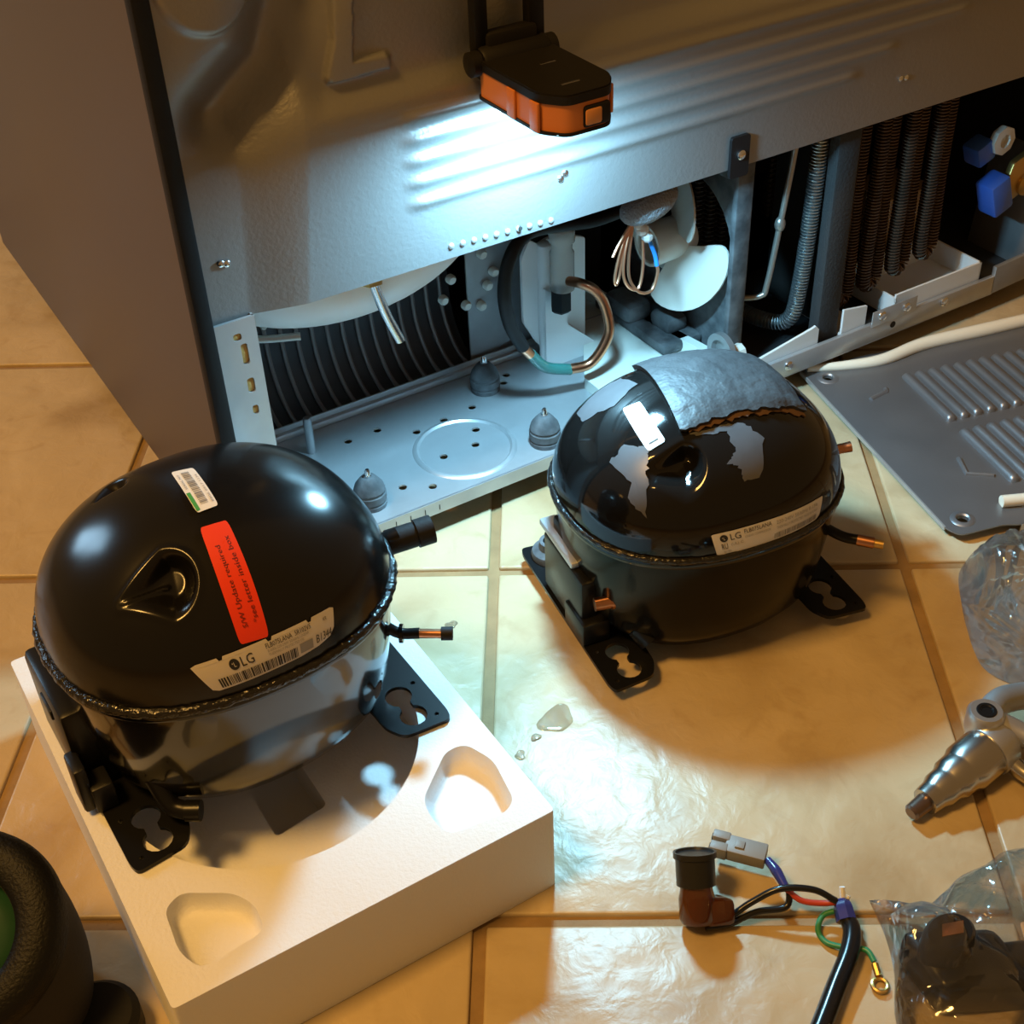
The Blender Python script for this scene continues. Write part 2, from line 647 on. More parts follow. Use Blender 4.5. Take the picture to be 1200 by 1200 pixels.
part('screw_hole', 'black_void', panel, mapv(lathe([(.0021, -.001), (.0021, .0006)], 12), lambda a, b, c: (.0143 + a, .0035 - c, .2938 + b)))
part('screw_hole', 'black_void', panel, mapv(lathe([(.0016, -.001), (.0016, .0025)], 12), lambda a, b, c: (.2424 + a, -.005 - c, .2575 + b)))

# left corner flange of the compartment
holes = [rounded([(.0125, .236), (.0185, .236), (.0185, .2415), (.0125, .2415)], .002), rounded([(.0165, .216), (.0215, .216), (.0215, .2325), (.0165, .2325)], .002),
         rounded([(.0165, .1925), (.0220, .1925), (.0220, .2045), (.0165, .2045)], .0025), rounded([(.0170, .174), (.0215, .174), (.0215, .1815), (.0170, .1815)], .0022)]
fl = part('corner_flange', 'galvanised', FR, xz(prism([(0, .03), (.030, .03), (.030, .2515), (0, .2515)], holes, -.0005, .002)),
          box(.0285, .0300, .0005, .150, .03, .2515))
for hgt in holes:
    cx = sum(p[0] for p in hgt) / len(hgt)
    cz = sum(p[1] for p in hgt) / len(hgt)
    part('insulation_plug', 'yellow_foam', fl, sphere((cx, .0025, cz), 1, 12, 8, .0040, .0022, (max(p[1] for p in hgt) - cz) + .001))

# base plate of the compressor bay with its punched holes
BZ = .034
hp = [(.1345, .1186), (.1635, .1192), (.191, .097), (.2202, .0995), (.2513, .1027), (.2241, .0505), (.1926, .0507), (.1426, .0321), (.1639, .0189), (.2360, .0700), (.305, .131), (.296, .121)]
base = part('base_plate', 'galvanised', FR,
            prism([(.030, .0), (.470, .0), (.470, .158), (.030, .158)], [circle(x, y, .0036, 14) for x, y in hp], BZ - .0015, BZ),
            box(.030, .470, -.0012, .0006, .0215, BZ), box(.030, .470, .1500, .1560, BZ, BZ + .007, .002),
            box(.030, .470, .1545, .1560, BZ, BZ + .012), label='punched galvanised base plate')
part('pressed_disc', 'galvanised', base, mapv(lathe([(.046, -.0005), (.0445, .0012), (.0415, .0018), (.0400, .0004), (.0395, .0001)], 48, False), lambda a, b, c: (.214 + a, .0515 + b, BZ + c)))
part('lip_mark', 'ink', base, *[box(.118 + k * .0135, .1186 + k * .0135, -.0016, -.0010, .025, .030) for k in range(4)], smooth=0)

def grommet(x, y, parent=FR, s=1.0, z=BZ):
    g_ = part('rubber_mount', 'dusty_black', parent, lathe([(.0135, 0), (.0138, .004), (.0130, .0045), (.0130, .0060), (.0138, .0066), (.0138, .0125), (.0128, .0132), (.0128, .0150), (.0132, .0156),
              (.0118, .0200), (.0085, .0245), (.0060, .0275), (.0045, .0280)], 24), loc=(x, y, z))
    part('stud', 'silver', g_, lathe([(.0024, .027), (.0024, .0335), (.0015, .035)], 10), (lambda w: w)(lathe([(.0034, .027), (.0034, .0295)], 6)))
    return g_
for x, y in ((.2768, .1215), (.2763, .0195), (.1105, .0273)):
    grommet(x, y)
part('stud_bolt', 'galvanised_dull', FR, lathe([(.0038, 0), (.0038, .034), (.003, .036)], 12), loc=(.101, .122, BZ))

# bay liner: rear wall, ribbed black guard, inner ceiling, white drum
part('rear_wall', 'galvanised_dull', FR, box(.285, .352, .160, .162, .03, .27))
part('rear_wall', 'black_void', FR, box(.030, .290, .232, .234, .03, .27), box(.350, .470, .215, .217, .03, .27))  # these walls are near-black: shade at the back is put into the colour
part('bay_ceiling', 'black_void', FR, box(.03, FW, .012, .30, .272, .276))  # ceiling colour stands in for the darkness above the bay
def curve_sheet(x0, x1, off, n=14):
    us = [x0, x1]
    def fn(x, t):
        a = t * PI / 2
        return (x, .158 + .047 * math.sin(a) - off * math.sin(a) * 0 - off * .7, .040 + .060 * (1 - math.cos(a)) + off * .7)
    v, f = grid(us, [i / n for i in range(n + 1)], fn)
    v2, f2 = grid(us, [0, 1], lambda x, t: (x, .205 - off * .7 + .012 * t, .100 + off * .7 + .13 * t))
    return v + v2, f + [tuple(i + len(v) for i in q) for q in f2]
guard = part('ribbed_guard', 'dark_sheet', FR, curve_sheet(.030, .290, 0.0))
rib_path = [(0, .158 + .047 * math.sin(t * PI / 2) - .0015, .040 + .060 * (1 - math.cos(t * PI / 2)) + .002) for t in np.linspace(0, 1, 9)] + [(0, .216, .225)]
rib0 = part('guard_rib', 'rib_brown', guard, tube(rib_path, .0020, 6, 0), loc=(.046, 0, 0))
for k in range(1, 17):
    share(rib0, 'guard_rib', guard, (.046 + k * .0146, 0, 0))
part('drum', 'white_plastic', FR, sphere((.128, .072, .262), 1, 40, 24, .125, .066, .072), label='white rounded liner under the panel edge')
peg = part('clip_peg', 'milky_plastic', FR, mapv(lathe([(.0046, 0), (.0046, .004), (.0032, .006)], 12), lambda a, b, c: (a, -c, b)), loc=(.259, .160, .116))
for x, z in ((.282, .103), (.3124, .128), (.3055, .116), (.298, .0975), (.268, .134), (.301, .149)):
    share(peg, 'clip_peg', FR, (x, .160, z))
for x, z in ((.105, .118), (.150, .125), (.175, .110)):
    share(peg, 'clip_peg', FR, (x, .207, z), scale=(.7, .7, .7))

# pipe stubs under the panel edge
st = part('pipe_stub', 'silver', FR, tube([(.1255, .0105, .2480), (.1280, .0105, .235), (.1345, .0105, .2110), (.1435, .0105, .1870)], .0040, 12), label='cut silver pipe stub')
part('brass_collar', 'brass', st, mapv(lathe([(.010, .010), (.010, .0145), (.005, .0145)], 6), lambda a, b, c: (.1255 + a, .0125 + b, .2315 + c)))
part('pipe_stub', 'grey_tube', FR, tube([(.030, .060, .205), (.050, .055, .198), (.078, .045, .196)], .003, 10))

# white bracket that carries the dryer
WB = part('mounting_bracket', 'white_plastic', FR,
          xz(prism(rounded([(.3255, .083), (.3255, .148), (.334, .164), (.344, .157), (.352, .160), (.366, .160), (.3935, .150), (.3935, .044), (.353, .044), (.340, .056)], .003), [], .1300, .1335)),
          xz(prism(rounded([(.3420, .044), (.3420, .118), (.3660, .096), (.3660, .074), (.3960, .046), (.3960, .034), (.3420, .034)], .002), [], .1180, .1215)),
          mapv(lathe([(.0065, .036), (.0065, .158), (.004, .160)], 20), lambda a, b, c: (.3475 + a, .1265 + b, c)),
          box(.3420, .3960, .1190, .1335, .034, .0375), label='white plastic bracket standing on the base plate')
cl = part('filter_tube', 'clear_tube', FR, mapv(lathe([(.0110, .122), (.0110, .158), (.0095, .160), (.0095, .168), (.0118, .169), (.0118, .180), (.0080, .182), (.0080, .235)], 24), lambda a, b, c: (.3520 + a, .1050 + b, c)), label='clear filter tube')
part('filter_end', 'black_rubber', FR, mapv(lathe([(.0070, .099), (.0100, .102), (.0100, .122)], 6), lambda a, b, c: (.3505 + a, .1050 + b, c)))

# hoses and lines
part('rubber_hose', 'black_rubber', FR, tube([(.42, .075, .1990), (.365, .070, .199), (.325, .066, .207), (.290, .060, .2125), (.2700, .056, .198), (.2630, .056, .170), (.2680, .058, .137), (.2830, .062, .106)], .0058, 12))
part('copper_line', 'copper', FR, tube([(.2830, .062, .106), (.2920, .063, .094)], .0047, 12))
part('wrapped_joint', 'teal_tape', FR, tube([(.2905, .063, .096), (.3080, .066, .075), (.3330, .065, .064)], .0052, 12), label='teal wrapped pipe joint')
part('copper_line', 'copper', FR, tube([(.3310, .065, .0645), (.3530, .060, .067), (.3700, .058, .092), (.3690, .063, .118), (.3630, .070, .1320), (.3550, .080, .1370), (.3520, .094, .1340)], .0047, 12), label='bent copper line')

# bundle of thin capillary copper
cap_paths = [[(.3700, .030, .2080), (.3560, .026, .196), (.3490, .024, .1880)],
             [(.3720, .032, .2080), (.3600, .028, .190), (.3530, .026, .168), (.3545, .026, .1600), (.3590, .028, .168), (.3640, .030, .192), (.373, .033, .209)],
             [(.3740, .033, .2070), (.3640, .028, .185), (.3620, .026, .165), (.3690, .026, .1520), (.3780, .026, .1500), (.384, .029, .168), (.3850, .032, .190)],
             [(.3760, .034, .2050), (.3690, .029, .180), (.3690, .027, .160), (.3790, .026, .1450), (.3920, .026, .1430), (.3990, .028, .156), (.3995, .030, .163)]]
part('capillary_coil', 'copper_wire', FR, *[tube(p, .0014, 8) for p in cap_paths], label='loop of thin bare copper capillary')
part('blue_lead', 'blue_wire', FR, tube([(.3995, .030, .162), (.3985, .032, .172), (.3930, .034, .187)], .0019, 8))
part('cable_tie', 'white_plastic', FR, sphere((.3840, .032, .200), .006, 8, 6), sphere((.3890, .031, .192), .0052, 7, 5), sphere((.3795, .031, .205), .004, 7, 5), smooth=0)
part('foam_pad', 'grey_foam', FR, mapv(sphere((0, 0, 0), 1, 24, 14, .027, .016, .0155), lambda x, y, z: (.386 + x + z * .25, .026 + y, .2250 + z + x * .10)), label='grey sponge pad tucked under the panel')

# evaporation pan and fan
part('drain_pan', 'milky_plastic', FR, prism([(.352, .002), (.466, .002), (.466, .030), (.438, .200), (.398, .200), (.398, .140), (.352, .070)], [], BZ + .0002, .0455),
     prism([(.457, .020), (.466, .022), (.442, .200), (.433, .200)], [], .045, .058), label='stained milky drain pan')
FAN = bpy.data.objects.new('condenser_fan', None)
COL.objects.link(FAN)
FAN.parent = FR
FAN.location = (.454, .083, .150)
FAN['label'] = 'cream condenser fan'
part('hub', 'fan_plastic', FAN, mapv(lathe([(.0005, .012), (.0145, .012), (.0150, -.0240), (.0165, -.0255), (.0192, -.0255), (.0196, -.0235), (.0190, .016), (.016, .020), (.0005, .020)][::-1], 36, False), lambda a, b, c: (c, a, b)))
part('shaft', 'silver', FAN, mapv(lathe([(.0042, -.016), (.0042, .012), (.002, .012)], 14), lambda a, b, c: (c, a, b)))
def blade(am, hw, R, pitch):
    us = np.linspace(0, 1, 21)
    vs = np.concatenate([np.linspace(0, .85, 12), [.90, .94, .97, .985, 1.0]])
    def fn(u, r):
        rad = .017 + (R - .017) * r
        half = hw * (.72 + .28 * math.sin(min(1.0, r * 1.5) * PI / 2))
        if r > .55:
            half *= math.sqrt(max(.02, 1 - ((r - .55) / .45) ** 2.6 * .97))
        a = am + (u * 2 - 1) * half
        x = -pitch * rad * (a - am) * .75 + .002
        return (x, rad * math.cos(a), rad * math.sin(a))
    v, f = grid(us, vs, fn)
    n = len(v)
    v2 = [(x + .0018, y, z) for x, y, z in v]
    f2 = [tuple(i + n for i in q)[::-1] for q in f]
    nu, nv = len(us), len(vs)
    rim = [i for i in range(nu)] + [j * nu + nu - 1 for j in range(1, nv)] + [(nv - 1) * nu + i for i in range(nu - 2, -1, -1)] + [j * nu for j in range(nv - 2, 0, -1)]
    f3 = [(rim[i], rim[(i + 1) % len(rim)], rim[(i + 1) % len(rim)] + n, rim[i] + n) for i in range(len(rim))]
    return v + v2, f + f2 + f3
for a in (-2.36, -2.36 + 2.094, -2.36 + 4.189):
    part('blade', 'fan_plastic', FAN, blade(a, .93, .067, .50))
SHX = .476
def arc_hole(cy, cz, r, n=40):
    return circle(cy, cz, r, n)
part('fan_shroud', 'dusty_black', FR, yz(prism([(.020, .03), (.17, .03), (.17, .262), (.020, .262)], [arc_hole(.084, .148, .0600)], SHX, SHX + .012)),
     box(SHX - .006, SHX + .012, .014, .021, .030, .250, .002), box(SHX - .022, SHX, .008, .035, .232, .262, .004),
     box(SHX - .045, SHX, .055, .17, .046, .058, .004), box(SHX - .030, SHX - .006, .07, .10, .056, .072, .005), box(SHX - .05, SHX - .02, .105, .15, .056, .076, .008), label='dusty black fan shroud')
br = part('panel_bracket', 'black_plastic', FR, xz(prism(rounded([(.4405, .243), (.4405, .278), (.4595, .278), (.4595, .243)], .003), [], -.0085, -.0055)))
part('screw', 'silver', br, mapv(lathe([(.0042, 0), (.0042, .001), (.0030, .0022), (.0008, .0026)], 14), lambda a, b, c: (.4508 + a, -.0085 - c, .2620 + b)))
pl = part('grey_plug', 'galvanised_dull', FR, mapv(lathe([(.0175, 0), (.0175, .006), (.0115, .006), (.0105, .001)], 28), lambda a, b, c: (.466 - c, .012 + a, .0640 + b)))
part('plug_stem', 'fan_plastic', pl, mapv(lathe([(.0075, -.003), (.0085, .014), (.006, .016)], 8), lambda a, b, c: (.474 + c * .6, .008 + a, .0590 + b)))

# condenser bay: floor and walls coloured dark for the shade inside
part('bay_floor', 'dark_sheet', FR, box(.470, FW, .0, .34, .026, .030))
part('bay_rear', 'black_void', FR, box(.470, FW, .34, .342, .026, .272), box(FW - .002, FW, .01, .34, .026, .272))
def finned(path, r, fr, pitch, seg=10, flat=.0004):
    P = smooth_path(path, 10)
    g_ = G()
    g_.add(*tube(path, r, 8))
    acc = 0.0
    for i in range(1, len(P)):
        d = (P[i] - P[i - 1])
        Ld = d.length
        if Ld < 1e-9:
            continue
        t = d / Ld
        q = t.to_track_quat('Z', 'Y')
        while acc < Ld:
            c = P[i - 1] + t * acc
            v, f = lathe([(fr, -flat), (fr, flat)], seg)
            v = [tuple(c + q @ Vector(p)) for p in v]
            g_.add(v, f)
            acc += pitch
        acc -= Ld
    return g_
cols = [(.600, .612), (.618, .622), (.6385, .6440), (.657, .660), (.6765, .6815), (.694, .6975), (.7120, .7155), (.729, .733)]
for k in range(0, 8, 2):
    xa, xb = .604 + k * .0178, .604 + (k + 1) * .0178
    zb = .064 + k * .0030
    g_ = finned([(xa, .020, .262), (xa, .020, .16), (xa, .020, zb + .012), ((xa + xb) / 2 - .003, .021, zb), ((xa + xb) / 2 + .003, .022, zb), (xb, .023, zb + .012), (xb, .026, .16), (xb, .026, .262)], .0032, .0072, .0031)
    o = g_.build('finned_tube', 'old_fin', FR, 30)
    o['label'] = 'rusty finned condenser tube'
for k in range(3):   # deeper row behind, given a dark colour in place of shade
    finned([(.62 + k * .045, .19, .262), (.62 + k * .045, .19, .07)], .0032, .0072, .0055, 8).build('finned_tube', 'dark_sheet', FR, 30)
g_ = finned([(.5660, .022, .245), (.5650, .022, .180), (.5600, .022, .095), (.5540, .026, .0600), (.5420, .050, .0530), (.535, .10, .052)], .0030, .0078, .0030, 12)
o = g_.build('finned_tube', 'bright_fin', FR, 30)
o['label'] = 'bright finned tube beside the foam strip'
for k in range(3):
    g_ = finned([(.515 + k * .016, .12, .262), (.512 + k * .016, .12, .07)], .003, .0075, .0045, 8)
    g_.build('finned_tube', 'dark_sheet', FR, 30)
g_ = finned([(.495, .06, .236), (.53, .09, .222), (.56, .12, .21)], .003, .0075, .0045, 8)
g_.build('finned_tube', 'dark_sheet', FR, 30)
part('suction_line', 'grey_tube', FR, tube([(.5370, .020, .262), (.5350, .020, .230), (.5270, .020, .170), (.5180, .020, .112), (.5130, .022, .1000), (.495, .035, .097)], .0028, 10), mapv(sphere((0, 0, 0), 1, 10, 8, .0050, .0050, .0075), lambda x, y, z: (.5265 + x, .020 + y, .168 + z)), label='grey suction line with crimped joint')
part('foam_strip', 'dark_foam', FR, mapv(box(0, .0265, .000, .014, .030, .262, .003), lambda x, y, z: (.5715 + x + .006 * math.sin((z - .03) / .23 * PI), y + .004, z)), label='upright dark foam strip')
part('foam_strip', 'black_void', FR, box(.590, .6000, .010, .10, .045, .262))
# white plastic trays behind the rail
part('tray_wall', 'white_plastic', FR, xz(prism([(.496, .036), (.570, .036), (.570, .056), (.566, .0605), (.561, .059), (.496, .0475)], [], .0005, .003)))
part('tray_wall', 'white_plastic', FR, xz(prism([(.600, .036), (.630, .036), (.630, .061), (.600, .066)], [], .0005, .003)), box(.600, .630, .003, .06, .036, .040))
wt = part('water_tray', 'white_plastic', FR, box(.668, .784, .0008, .003, .036, .0600), box(.782, .784, .0008, .070, .036, .0600), box(.668, .784, .068, .070, .036, .062), box(.668, .670, .0008, .070, .036, .056), box(.668, .784, .0008, .070, .034, .037), label='white water tray behind the rail')
part('rear_box', 'tan_label', FR, box(.735, .800, .090, .150, .034, .105, .003))
# bottom rail with screws
rail = part('bottom_rail', 'galvanised', FR, box(.470, .800, -.0055, -.0005, .0215, .0420, .0012), box(.470, .800, -.0055, .012, .0215, .0230), label='galvanised bottom rail')
part('rail_plate', 'galvanised', rail, box(.632, .690, -.0066, -.0055, .0395, .0560, .0004))
scr = part('screw', 'silver', rail, mapv(lathe([(.0050, 0), (.0050, .0012), (.0034, .0030), (.0008, .0034)], 14), lambda a, b, c: (a, -c, b)), loc=(.6440, -.0066, .0490))
for x, z in ((.6760, .0480), (.7300, .0360), (.5300, .0335)):
    share(scr, 'screw', rail, (x, -.0056, z) if z < .04 else (x, -.0066, z))
part('rail_hole', 'black_void', rail, mapv(lathe([(.0034, 0), (.0034, .0004)], 12), lambda a, b, c: (.6620 + a, -.0056 - c, .0330 + b)))
part('rail_end', 'galvanised_dull', FR, mapv(box(.0, .11, -.0055, -.0005, .0, .030, .0012), lambda x, y, z: (.800 + x, y, .0215 + z + max(0, x - .0) * .05)))
# valve block at the right
VB = part('valve_bracket', 'brass', FR, mapv(box(-.026, .030, -.004, .004, -.022, .026, .002), lambda x, y, z: (.8440 + x + z * .3, .022 + y, .1300 + z + x * .35)), label='tan valve bracket')
part('fitting', 'silver', VB, tube([(.858, .018, .122), (.868, .008, .136), (.886, .000, .152)], .0062, 12))
part('fitting', 'brass', VB, mapv(lathe([(.011, 0), (.011, .003), (.008, .005)], 18), lambda a, b, c: (.846 + a, .018 - c, .120 + b)))
def coil_box(c, s, rz):
    return mapv(box(-s[0], s[0], -s[1], s[1], -s[2], s[2], .003), lambda x, y, z: (c[0] + x * math.cos(rz) - z * math.sin(rz), c[1] + y, c[2] + x * math.sin(rz) + z * math.cos(rz)))
part('solenoid', 'blue_plastic', FR, coil_box((.806, .020, .120), (.0125, .012, .0185), .36), label='blue solenoid coil')
part('solenoid', 'blue_plastic', FR, coil_box((.796, .040, .160), (.011, .011, .011), .36))
vc = part('valve_cap', 'fan_plastic', FR, mapv(lathe([(.0135, 0), (.0145, .003), (.0145, .008), (.0070, .009), (.006, .004)], 8), lambda a, b, c: (.814 + a, .034 - c, .170 + b)))
part('side_plate', 'galvanised_dull', FR, mapv(box(0, .003, .0, .08, .03, .15, .001), lambda x, y, z: (.866 + x - max(0, .08 - z) * .25, y, z)))
part('end_plate', 'tan_label', FR, xz(prism([(.868, .03), (FW, .03), (FW, .15), (.880, .15)], [circle(.888, .075, .006), circle(.890, .105, .006)], .000, .002)))
part('front_foot', 'black_plastic', FR, box(.02, .06, FD - .05, FD - .01, 0, .03, .004), box(FW - .06, FW - .02, FD - .05, FD - .01, 0, .03, .004), box(.02, .06, .19, .23, 0, .03, .004), box(FW - .06, FW - .02, .19, .23, 0, .03, .004))
part('under_tray', 'dark_sheet', FR, box(.0, FW, .16, FD, .024, .030))

# ------------------------------------------------------------------ work light
WL = thing('work_light', 'black and orange folding work light fixed to the steel back panel', 'work light', (.2365, 0, .367))
hx, hy0, hy1, ht = .0285, -.106, -.012, .0260
outline = rounded([(-hx, hy1), (hx, hy1), (hx, hy0 + .016), (hx - .012, hy0), (-hx + .012, hy0), (-hx, hy0 + .016)], .006)
inner = rounded([(-hx + .001, hy1 - .001), (hx - .001, hy1 - .001), (hx - .001, hy0 + .017), (hx - .0125, hy0 + .001), (-hx + .0125, hy0 + .001), (-hx + .001, hy0 + .017)], .006)
part('housing_top', 'housing_black', WL, prism(outline, [], .0205, ht), prism([(x * .985, y * .992) for x, y in outline], [], ht, ht + .0012))
band = part('housing_band', 'orange_plastic', WL, prism(inner, [], .0022, .0205))
part('housing_bottom', 'housing_black', WL, prism(outline, [], 0, .0022))
for yy in (-.058, -.086):
    for sx in (-1, 1):
        part('grip_rib', 'orange_plastic', band, box(sx * hx - .0012, sx * hx + .0012, yy - .005, yy + .005, .001, .0205, .0008))
part('end_socket', 'housing_black', band, box(-.004, .0165, hy0 - .0012, hy0 + .004, .003, .0175, .002))
part('socket_cover', 'orange_light', band, box(-.0035, .0095, hy0 - .0020, hy0 + .003, .0045, .0160, .002))
part('slot_mark', 'tool_metal', WL, box(-.009, .005, -.0885, -.0865, ht + .0010, ht + .0016, .0003), box(.000, .012, -.0495, -.0480, ht + .0010, ht + .0014, .0002))
part('led_panel', 'led', WL, ([(-.021, -.098, -.0004), (.021, -.098, -.0004), (.021, -.030, -.0004), (-.021, -.030, -.0004)], [(0, 1, 2, 3)]), smooth=0)
led = area_light('led_light', (0, 0, 0), (0, 0, -1), .042, LED_POWER, LED_COLOR, .050)
led.parent = WL
led.location = (0, -.076, -.0012)
led.rotation_euler = (math.radians(-5), 0, 0)
led.data.spread = math.radians(180)
part('hinge', 'housing_black', WL, mapv(lathe([(.0105, -.026), (.0115, -.024), (.0115, .024), (.0105, .026)], 20), lambda a, b, c: (c, -.013 + a, .0225 + b)),
     box(-.020, .020, -.016, -.004, .016, .042, .003))
for s in (-1, 1):
    kn = part('hinge_knob', 'housing_black', WL, mapv(lathe([(.0060, 0), (.0085, .001), (.0085, .008), (.0050, .0095)], 14), lambda a, b, c: (s * (.0255 + c), -.013 + a, .0235 + b)))
part('stand_frame', 'housing_black', WL, box(-.0280, -.0165, -.013, -.003, .022, .200, .003), box(.0145, .0280, -.013, -.003, .022, .200, .003), box(-.0280, .0280, -.013, -.003, .188, .202, .003), box(-.0165, .0145, -.008, -.003, .022, .040, .001))

# ------------------------------------------------------------------ compressors
DA, DB, DN, DH, DM = .1045, .0915, 2.335, .080, 2.09
def dome_g(x, y, z):
    return (np.abs(x / DA) ** DN + np.abs(y / DB) ** DN) ** (DM / DN) + np.abs(z / DH) ** DM
def on_dome(p, off=0.0):
    """push a point radially onto the dome surface"""
    x, y, z = p
    k = dome_g(x, y, z) ** (-1 / DM)
    L_ = math.sqrt(x * x + y * y + z * z) * k
    s = k * (1 + off / L_)
    return (x * s, y * s, z * s)
def seam_r(t):
    c, s = math.cos(t), math.sin(t)
    return (abs(c / DA) ** DN + abs(s / DB) ** DN) ** (-1 / DN)
def ring(scale, grow=0.0, n=128):
    return [((seam_r(2 * PI * k / n) * scale + grow) * math.cos(2 * PI * k / n), (seam_r(2 * PI * k / n) * scale + grow) * math.sin(2 * PI * k / n)) for k in range(n)]
def uneven(X, Y, c0, r0, c1, r1):
    """signed distance to a tapered capsule"""
    ex, ey = c1[0] - c0[0], c1[1] - c0[1]
    t = np.clip(((X - c0[0]) * ex + (Y - c0[1]) * ey) / (ex * ex + ey * ey), 0, 1)
    return np.hypot(X - c0[0] - ex * t, Y - c0[1] - ey * t) - (r0 + (r1 - r0) * t), t
def dome_mesh(dents):
    NA, NR = 420, 130
    ph = np.linspace(0.004, PI / 2, NR)
    th = np.linspace(0, 2 * PI, NA, endpoint=False)
    TH, PH = np.meshgrid(th, ph)
    X, Y, Z = np.sin(PH) * np.cos(TH) * DA, np.sin(PH) * np.sin(TH) * DB, np.cos(PH) * DH
    k = dome_g(X, Y, Z) ** (-1 / DM)
    X, Y, Z = X * k, Y * k, Z * k
    depth = dents(X, Y, Z)
    L_ = np.sqrt(X * X + Y * Y + Z * Z)
    s = 1 - depth / L_
    X, Y, Z = X * s, Y * s, Z * s
    v = np.stack([X.ravel(), Y.ravel(), Z.ravel()], 1).tolist()
    f = []
    for j in range(NR - 1):
        for i in range(NA):
            i2 = (i + 1) % NA
            f.append((j * NA + i, (j + 1) * NA + i, (j + 1) * NA + i2, j * NA + i2))
    f.append(tuple(range(NA)))
    return v, f
def dents_new(X, Y, Z):
    sd, t = uneven(X, Y, (-.0400, -.0512), .0160, (-.0655, -.0445), .0008)
    top = Z > .02
    d = .0125 * (1 - ss(-.0095, .0012, sd)) * (1 - .45 * t)
    # small raised crease inside the hollow
    e = np.hypot(*((X - (-.0545)) * 0, Y * 0)) + seg_d(X, Y, (-.0655, -.0447), (-.0440, -.0520))
    d -= .0028 * np.exp(-(e / .0011) ** 2) * (1 - ss(-.003, .001, sd))
    rim = -.0007 * np.exp(-((sd - .0015) / .0018) ** 2)
    sd2, t2 = uneven(X, Y, (-.036, .040), .009, (-.048, .036), .002)
    d2 = .006 * (1 - ss(-.006, .001, sd2))
    return np.where(top, d + rim + d2, 0)
def dents_old(X, Y, Z):
    sd, t = uneven(X, Y, (-.0430, -.0575), .0155, (-.0600, -.0500), .007)
    top = Z > .015
    d = .0145 * (1 - ss(-.0105, .0020, sd)) * (1 - .35 * t) * (.35 + .65 * ss(-.072, -.052, Y))
    sd2, t2 = uneven(X, Y, (.036, .040), .009, (.048, .036), .002)
    return np.where(top, d, 0)
def lower_shell(depth):
    prof = [(.0, .985), (-.012, .985), (-.040, .965), (-.070, .925), (-.086, .885), (-.098, .80), (-.106, .66), (-.111, .45), (-.113, .2), (-.1135, .02)]
    n = 160
    v, f = [], []
    zz = np.interp(np.linspace(0, 1, 28), np.linspace(0, 1, len(prof)), [p[0] for p in prof])
    rr = np.interp(np.linspace(0, 1, 28), np.linspace(0, 1, len(prof)), [p[1] for p in prof])
    for z, r in zip(zz, rr):
        v += [(x, y, z * depth / .1135) for x, y in ring(r, 0, n)]
    for j in range(len(zz) - 1):
        for i in range(n):
            i2 = (i + 1) % n
            f.append((j * n + i, j * n + i2, (j + 1) * n + i2, (j + 1) * n + i))
    f.append(tuple((len(zz) - 1) * n + i for i in range(n)))
    return v, f
def weld_ring(z=0.0, r=.0030, grow=.0008, lump=.0007):
    n = 220
    P = []
    R_ = []
    for k in range(n):
        t = 2 * PI * k / n
        q = seam_r(t) + grow + random.uniform(-lump, lump) * .6
        P.append((q * math.cos(t), q * math.sin(t), z + random.uniform(-lump, lump) * .5))
        R_.append(r + random.uniform(-lump, lump))
    P.append(P[0])
    R_.append(R_[0])
    return tube(P, R_, 8, 0, False)
def flange_ring(z0, z1, grow):
    n = 160
    v = []
    levels = [(grow - .003, z1), (grow - .0006, z1 - .0004), (grow, (z0 + z1) / 2), (grow - .0006, z0 + .0004), (grow - .003, z0)]
    for gr, z in levels:
        v += [(x, y, z) for x, y in ring(1.0, gr, n)]
    f = []
    for j in range(len(levels) - 1):
        for i in range(n):
            i2 = (i + 1) % n
            f.append((j * n + i, j * n + i2, (j + 1) * n + i2, (j + 1) * n + i))
    return v, f
def patch(corners, nu=20, nv=10, off=.0006, shape=None):
    """sticker on the dome: corners (ul, ur, lr, ll) in dome coordinates; shape: list of (u, v) outline in the unit square"""
    ul, ur, lr, ll = [Vector(c) for c in corners]
    def pt(u, v, o):
        p = (ul * (1 - u) + ur * u) * (1 - v) + (ll * (1 - u) + lr * u) * v
        return on_dome(p, o)
    if shape is None:
        top = grid(np.linspace(0, 1, nu), np.linspace(0, 1, nv), lambda u, v: pt(u, v, off))
        return top
    # fan of strips clipped to outline: triangulate outline after refining a grid inside it
    outl = []
    m = len(shape)
    for i in range(m):
        a, b = Vector(shape[i]), Vector(shape[(i + 1) % m])
        k = max(1, int((b - a).length / .06))
        for q in range(k):
            outl.append(tuple(a + (b - a) * (q / k)))
    bm_ = bmesh.new()
    us, vs = np.linspace(-.02, 1.02, nu), np.linspace(-.02, 1.02, nv)
    # dense triangulation through the outline in flat space, then subdivide
    tri = tessellate_polygon([[Vector((x, y, 0)) for x, y in outl]])
    vv = [bm_.verts.new((x, y, 0)) for x, y in outl]
    for t in tri:
        try:
            bm_.faces.new([vv[i] for i in t])
        except ValueError:
            pass
    for _ in range(3):
        es = [e for e in bm_.edges if e.calc_length() > .10]
        if not es:
            break
        bmesh.ops.subdivide_edges(bm_, edges=es, cuts=1, use_grid_fill=True)
        bmesh.ops.triangulate(bm_, faces=[f_ for f_ in bm_.faces if len(f_.verts) > 4])
    bm_.verts.index_update()
    v = [pt(q.co.x, q.co.y, off) for q in bm_.verts]
    f = [tuple(q.index for q in fc.verts) for fc in bm_.faces]
    bm_.free()
    return v, f
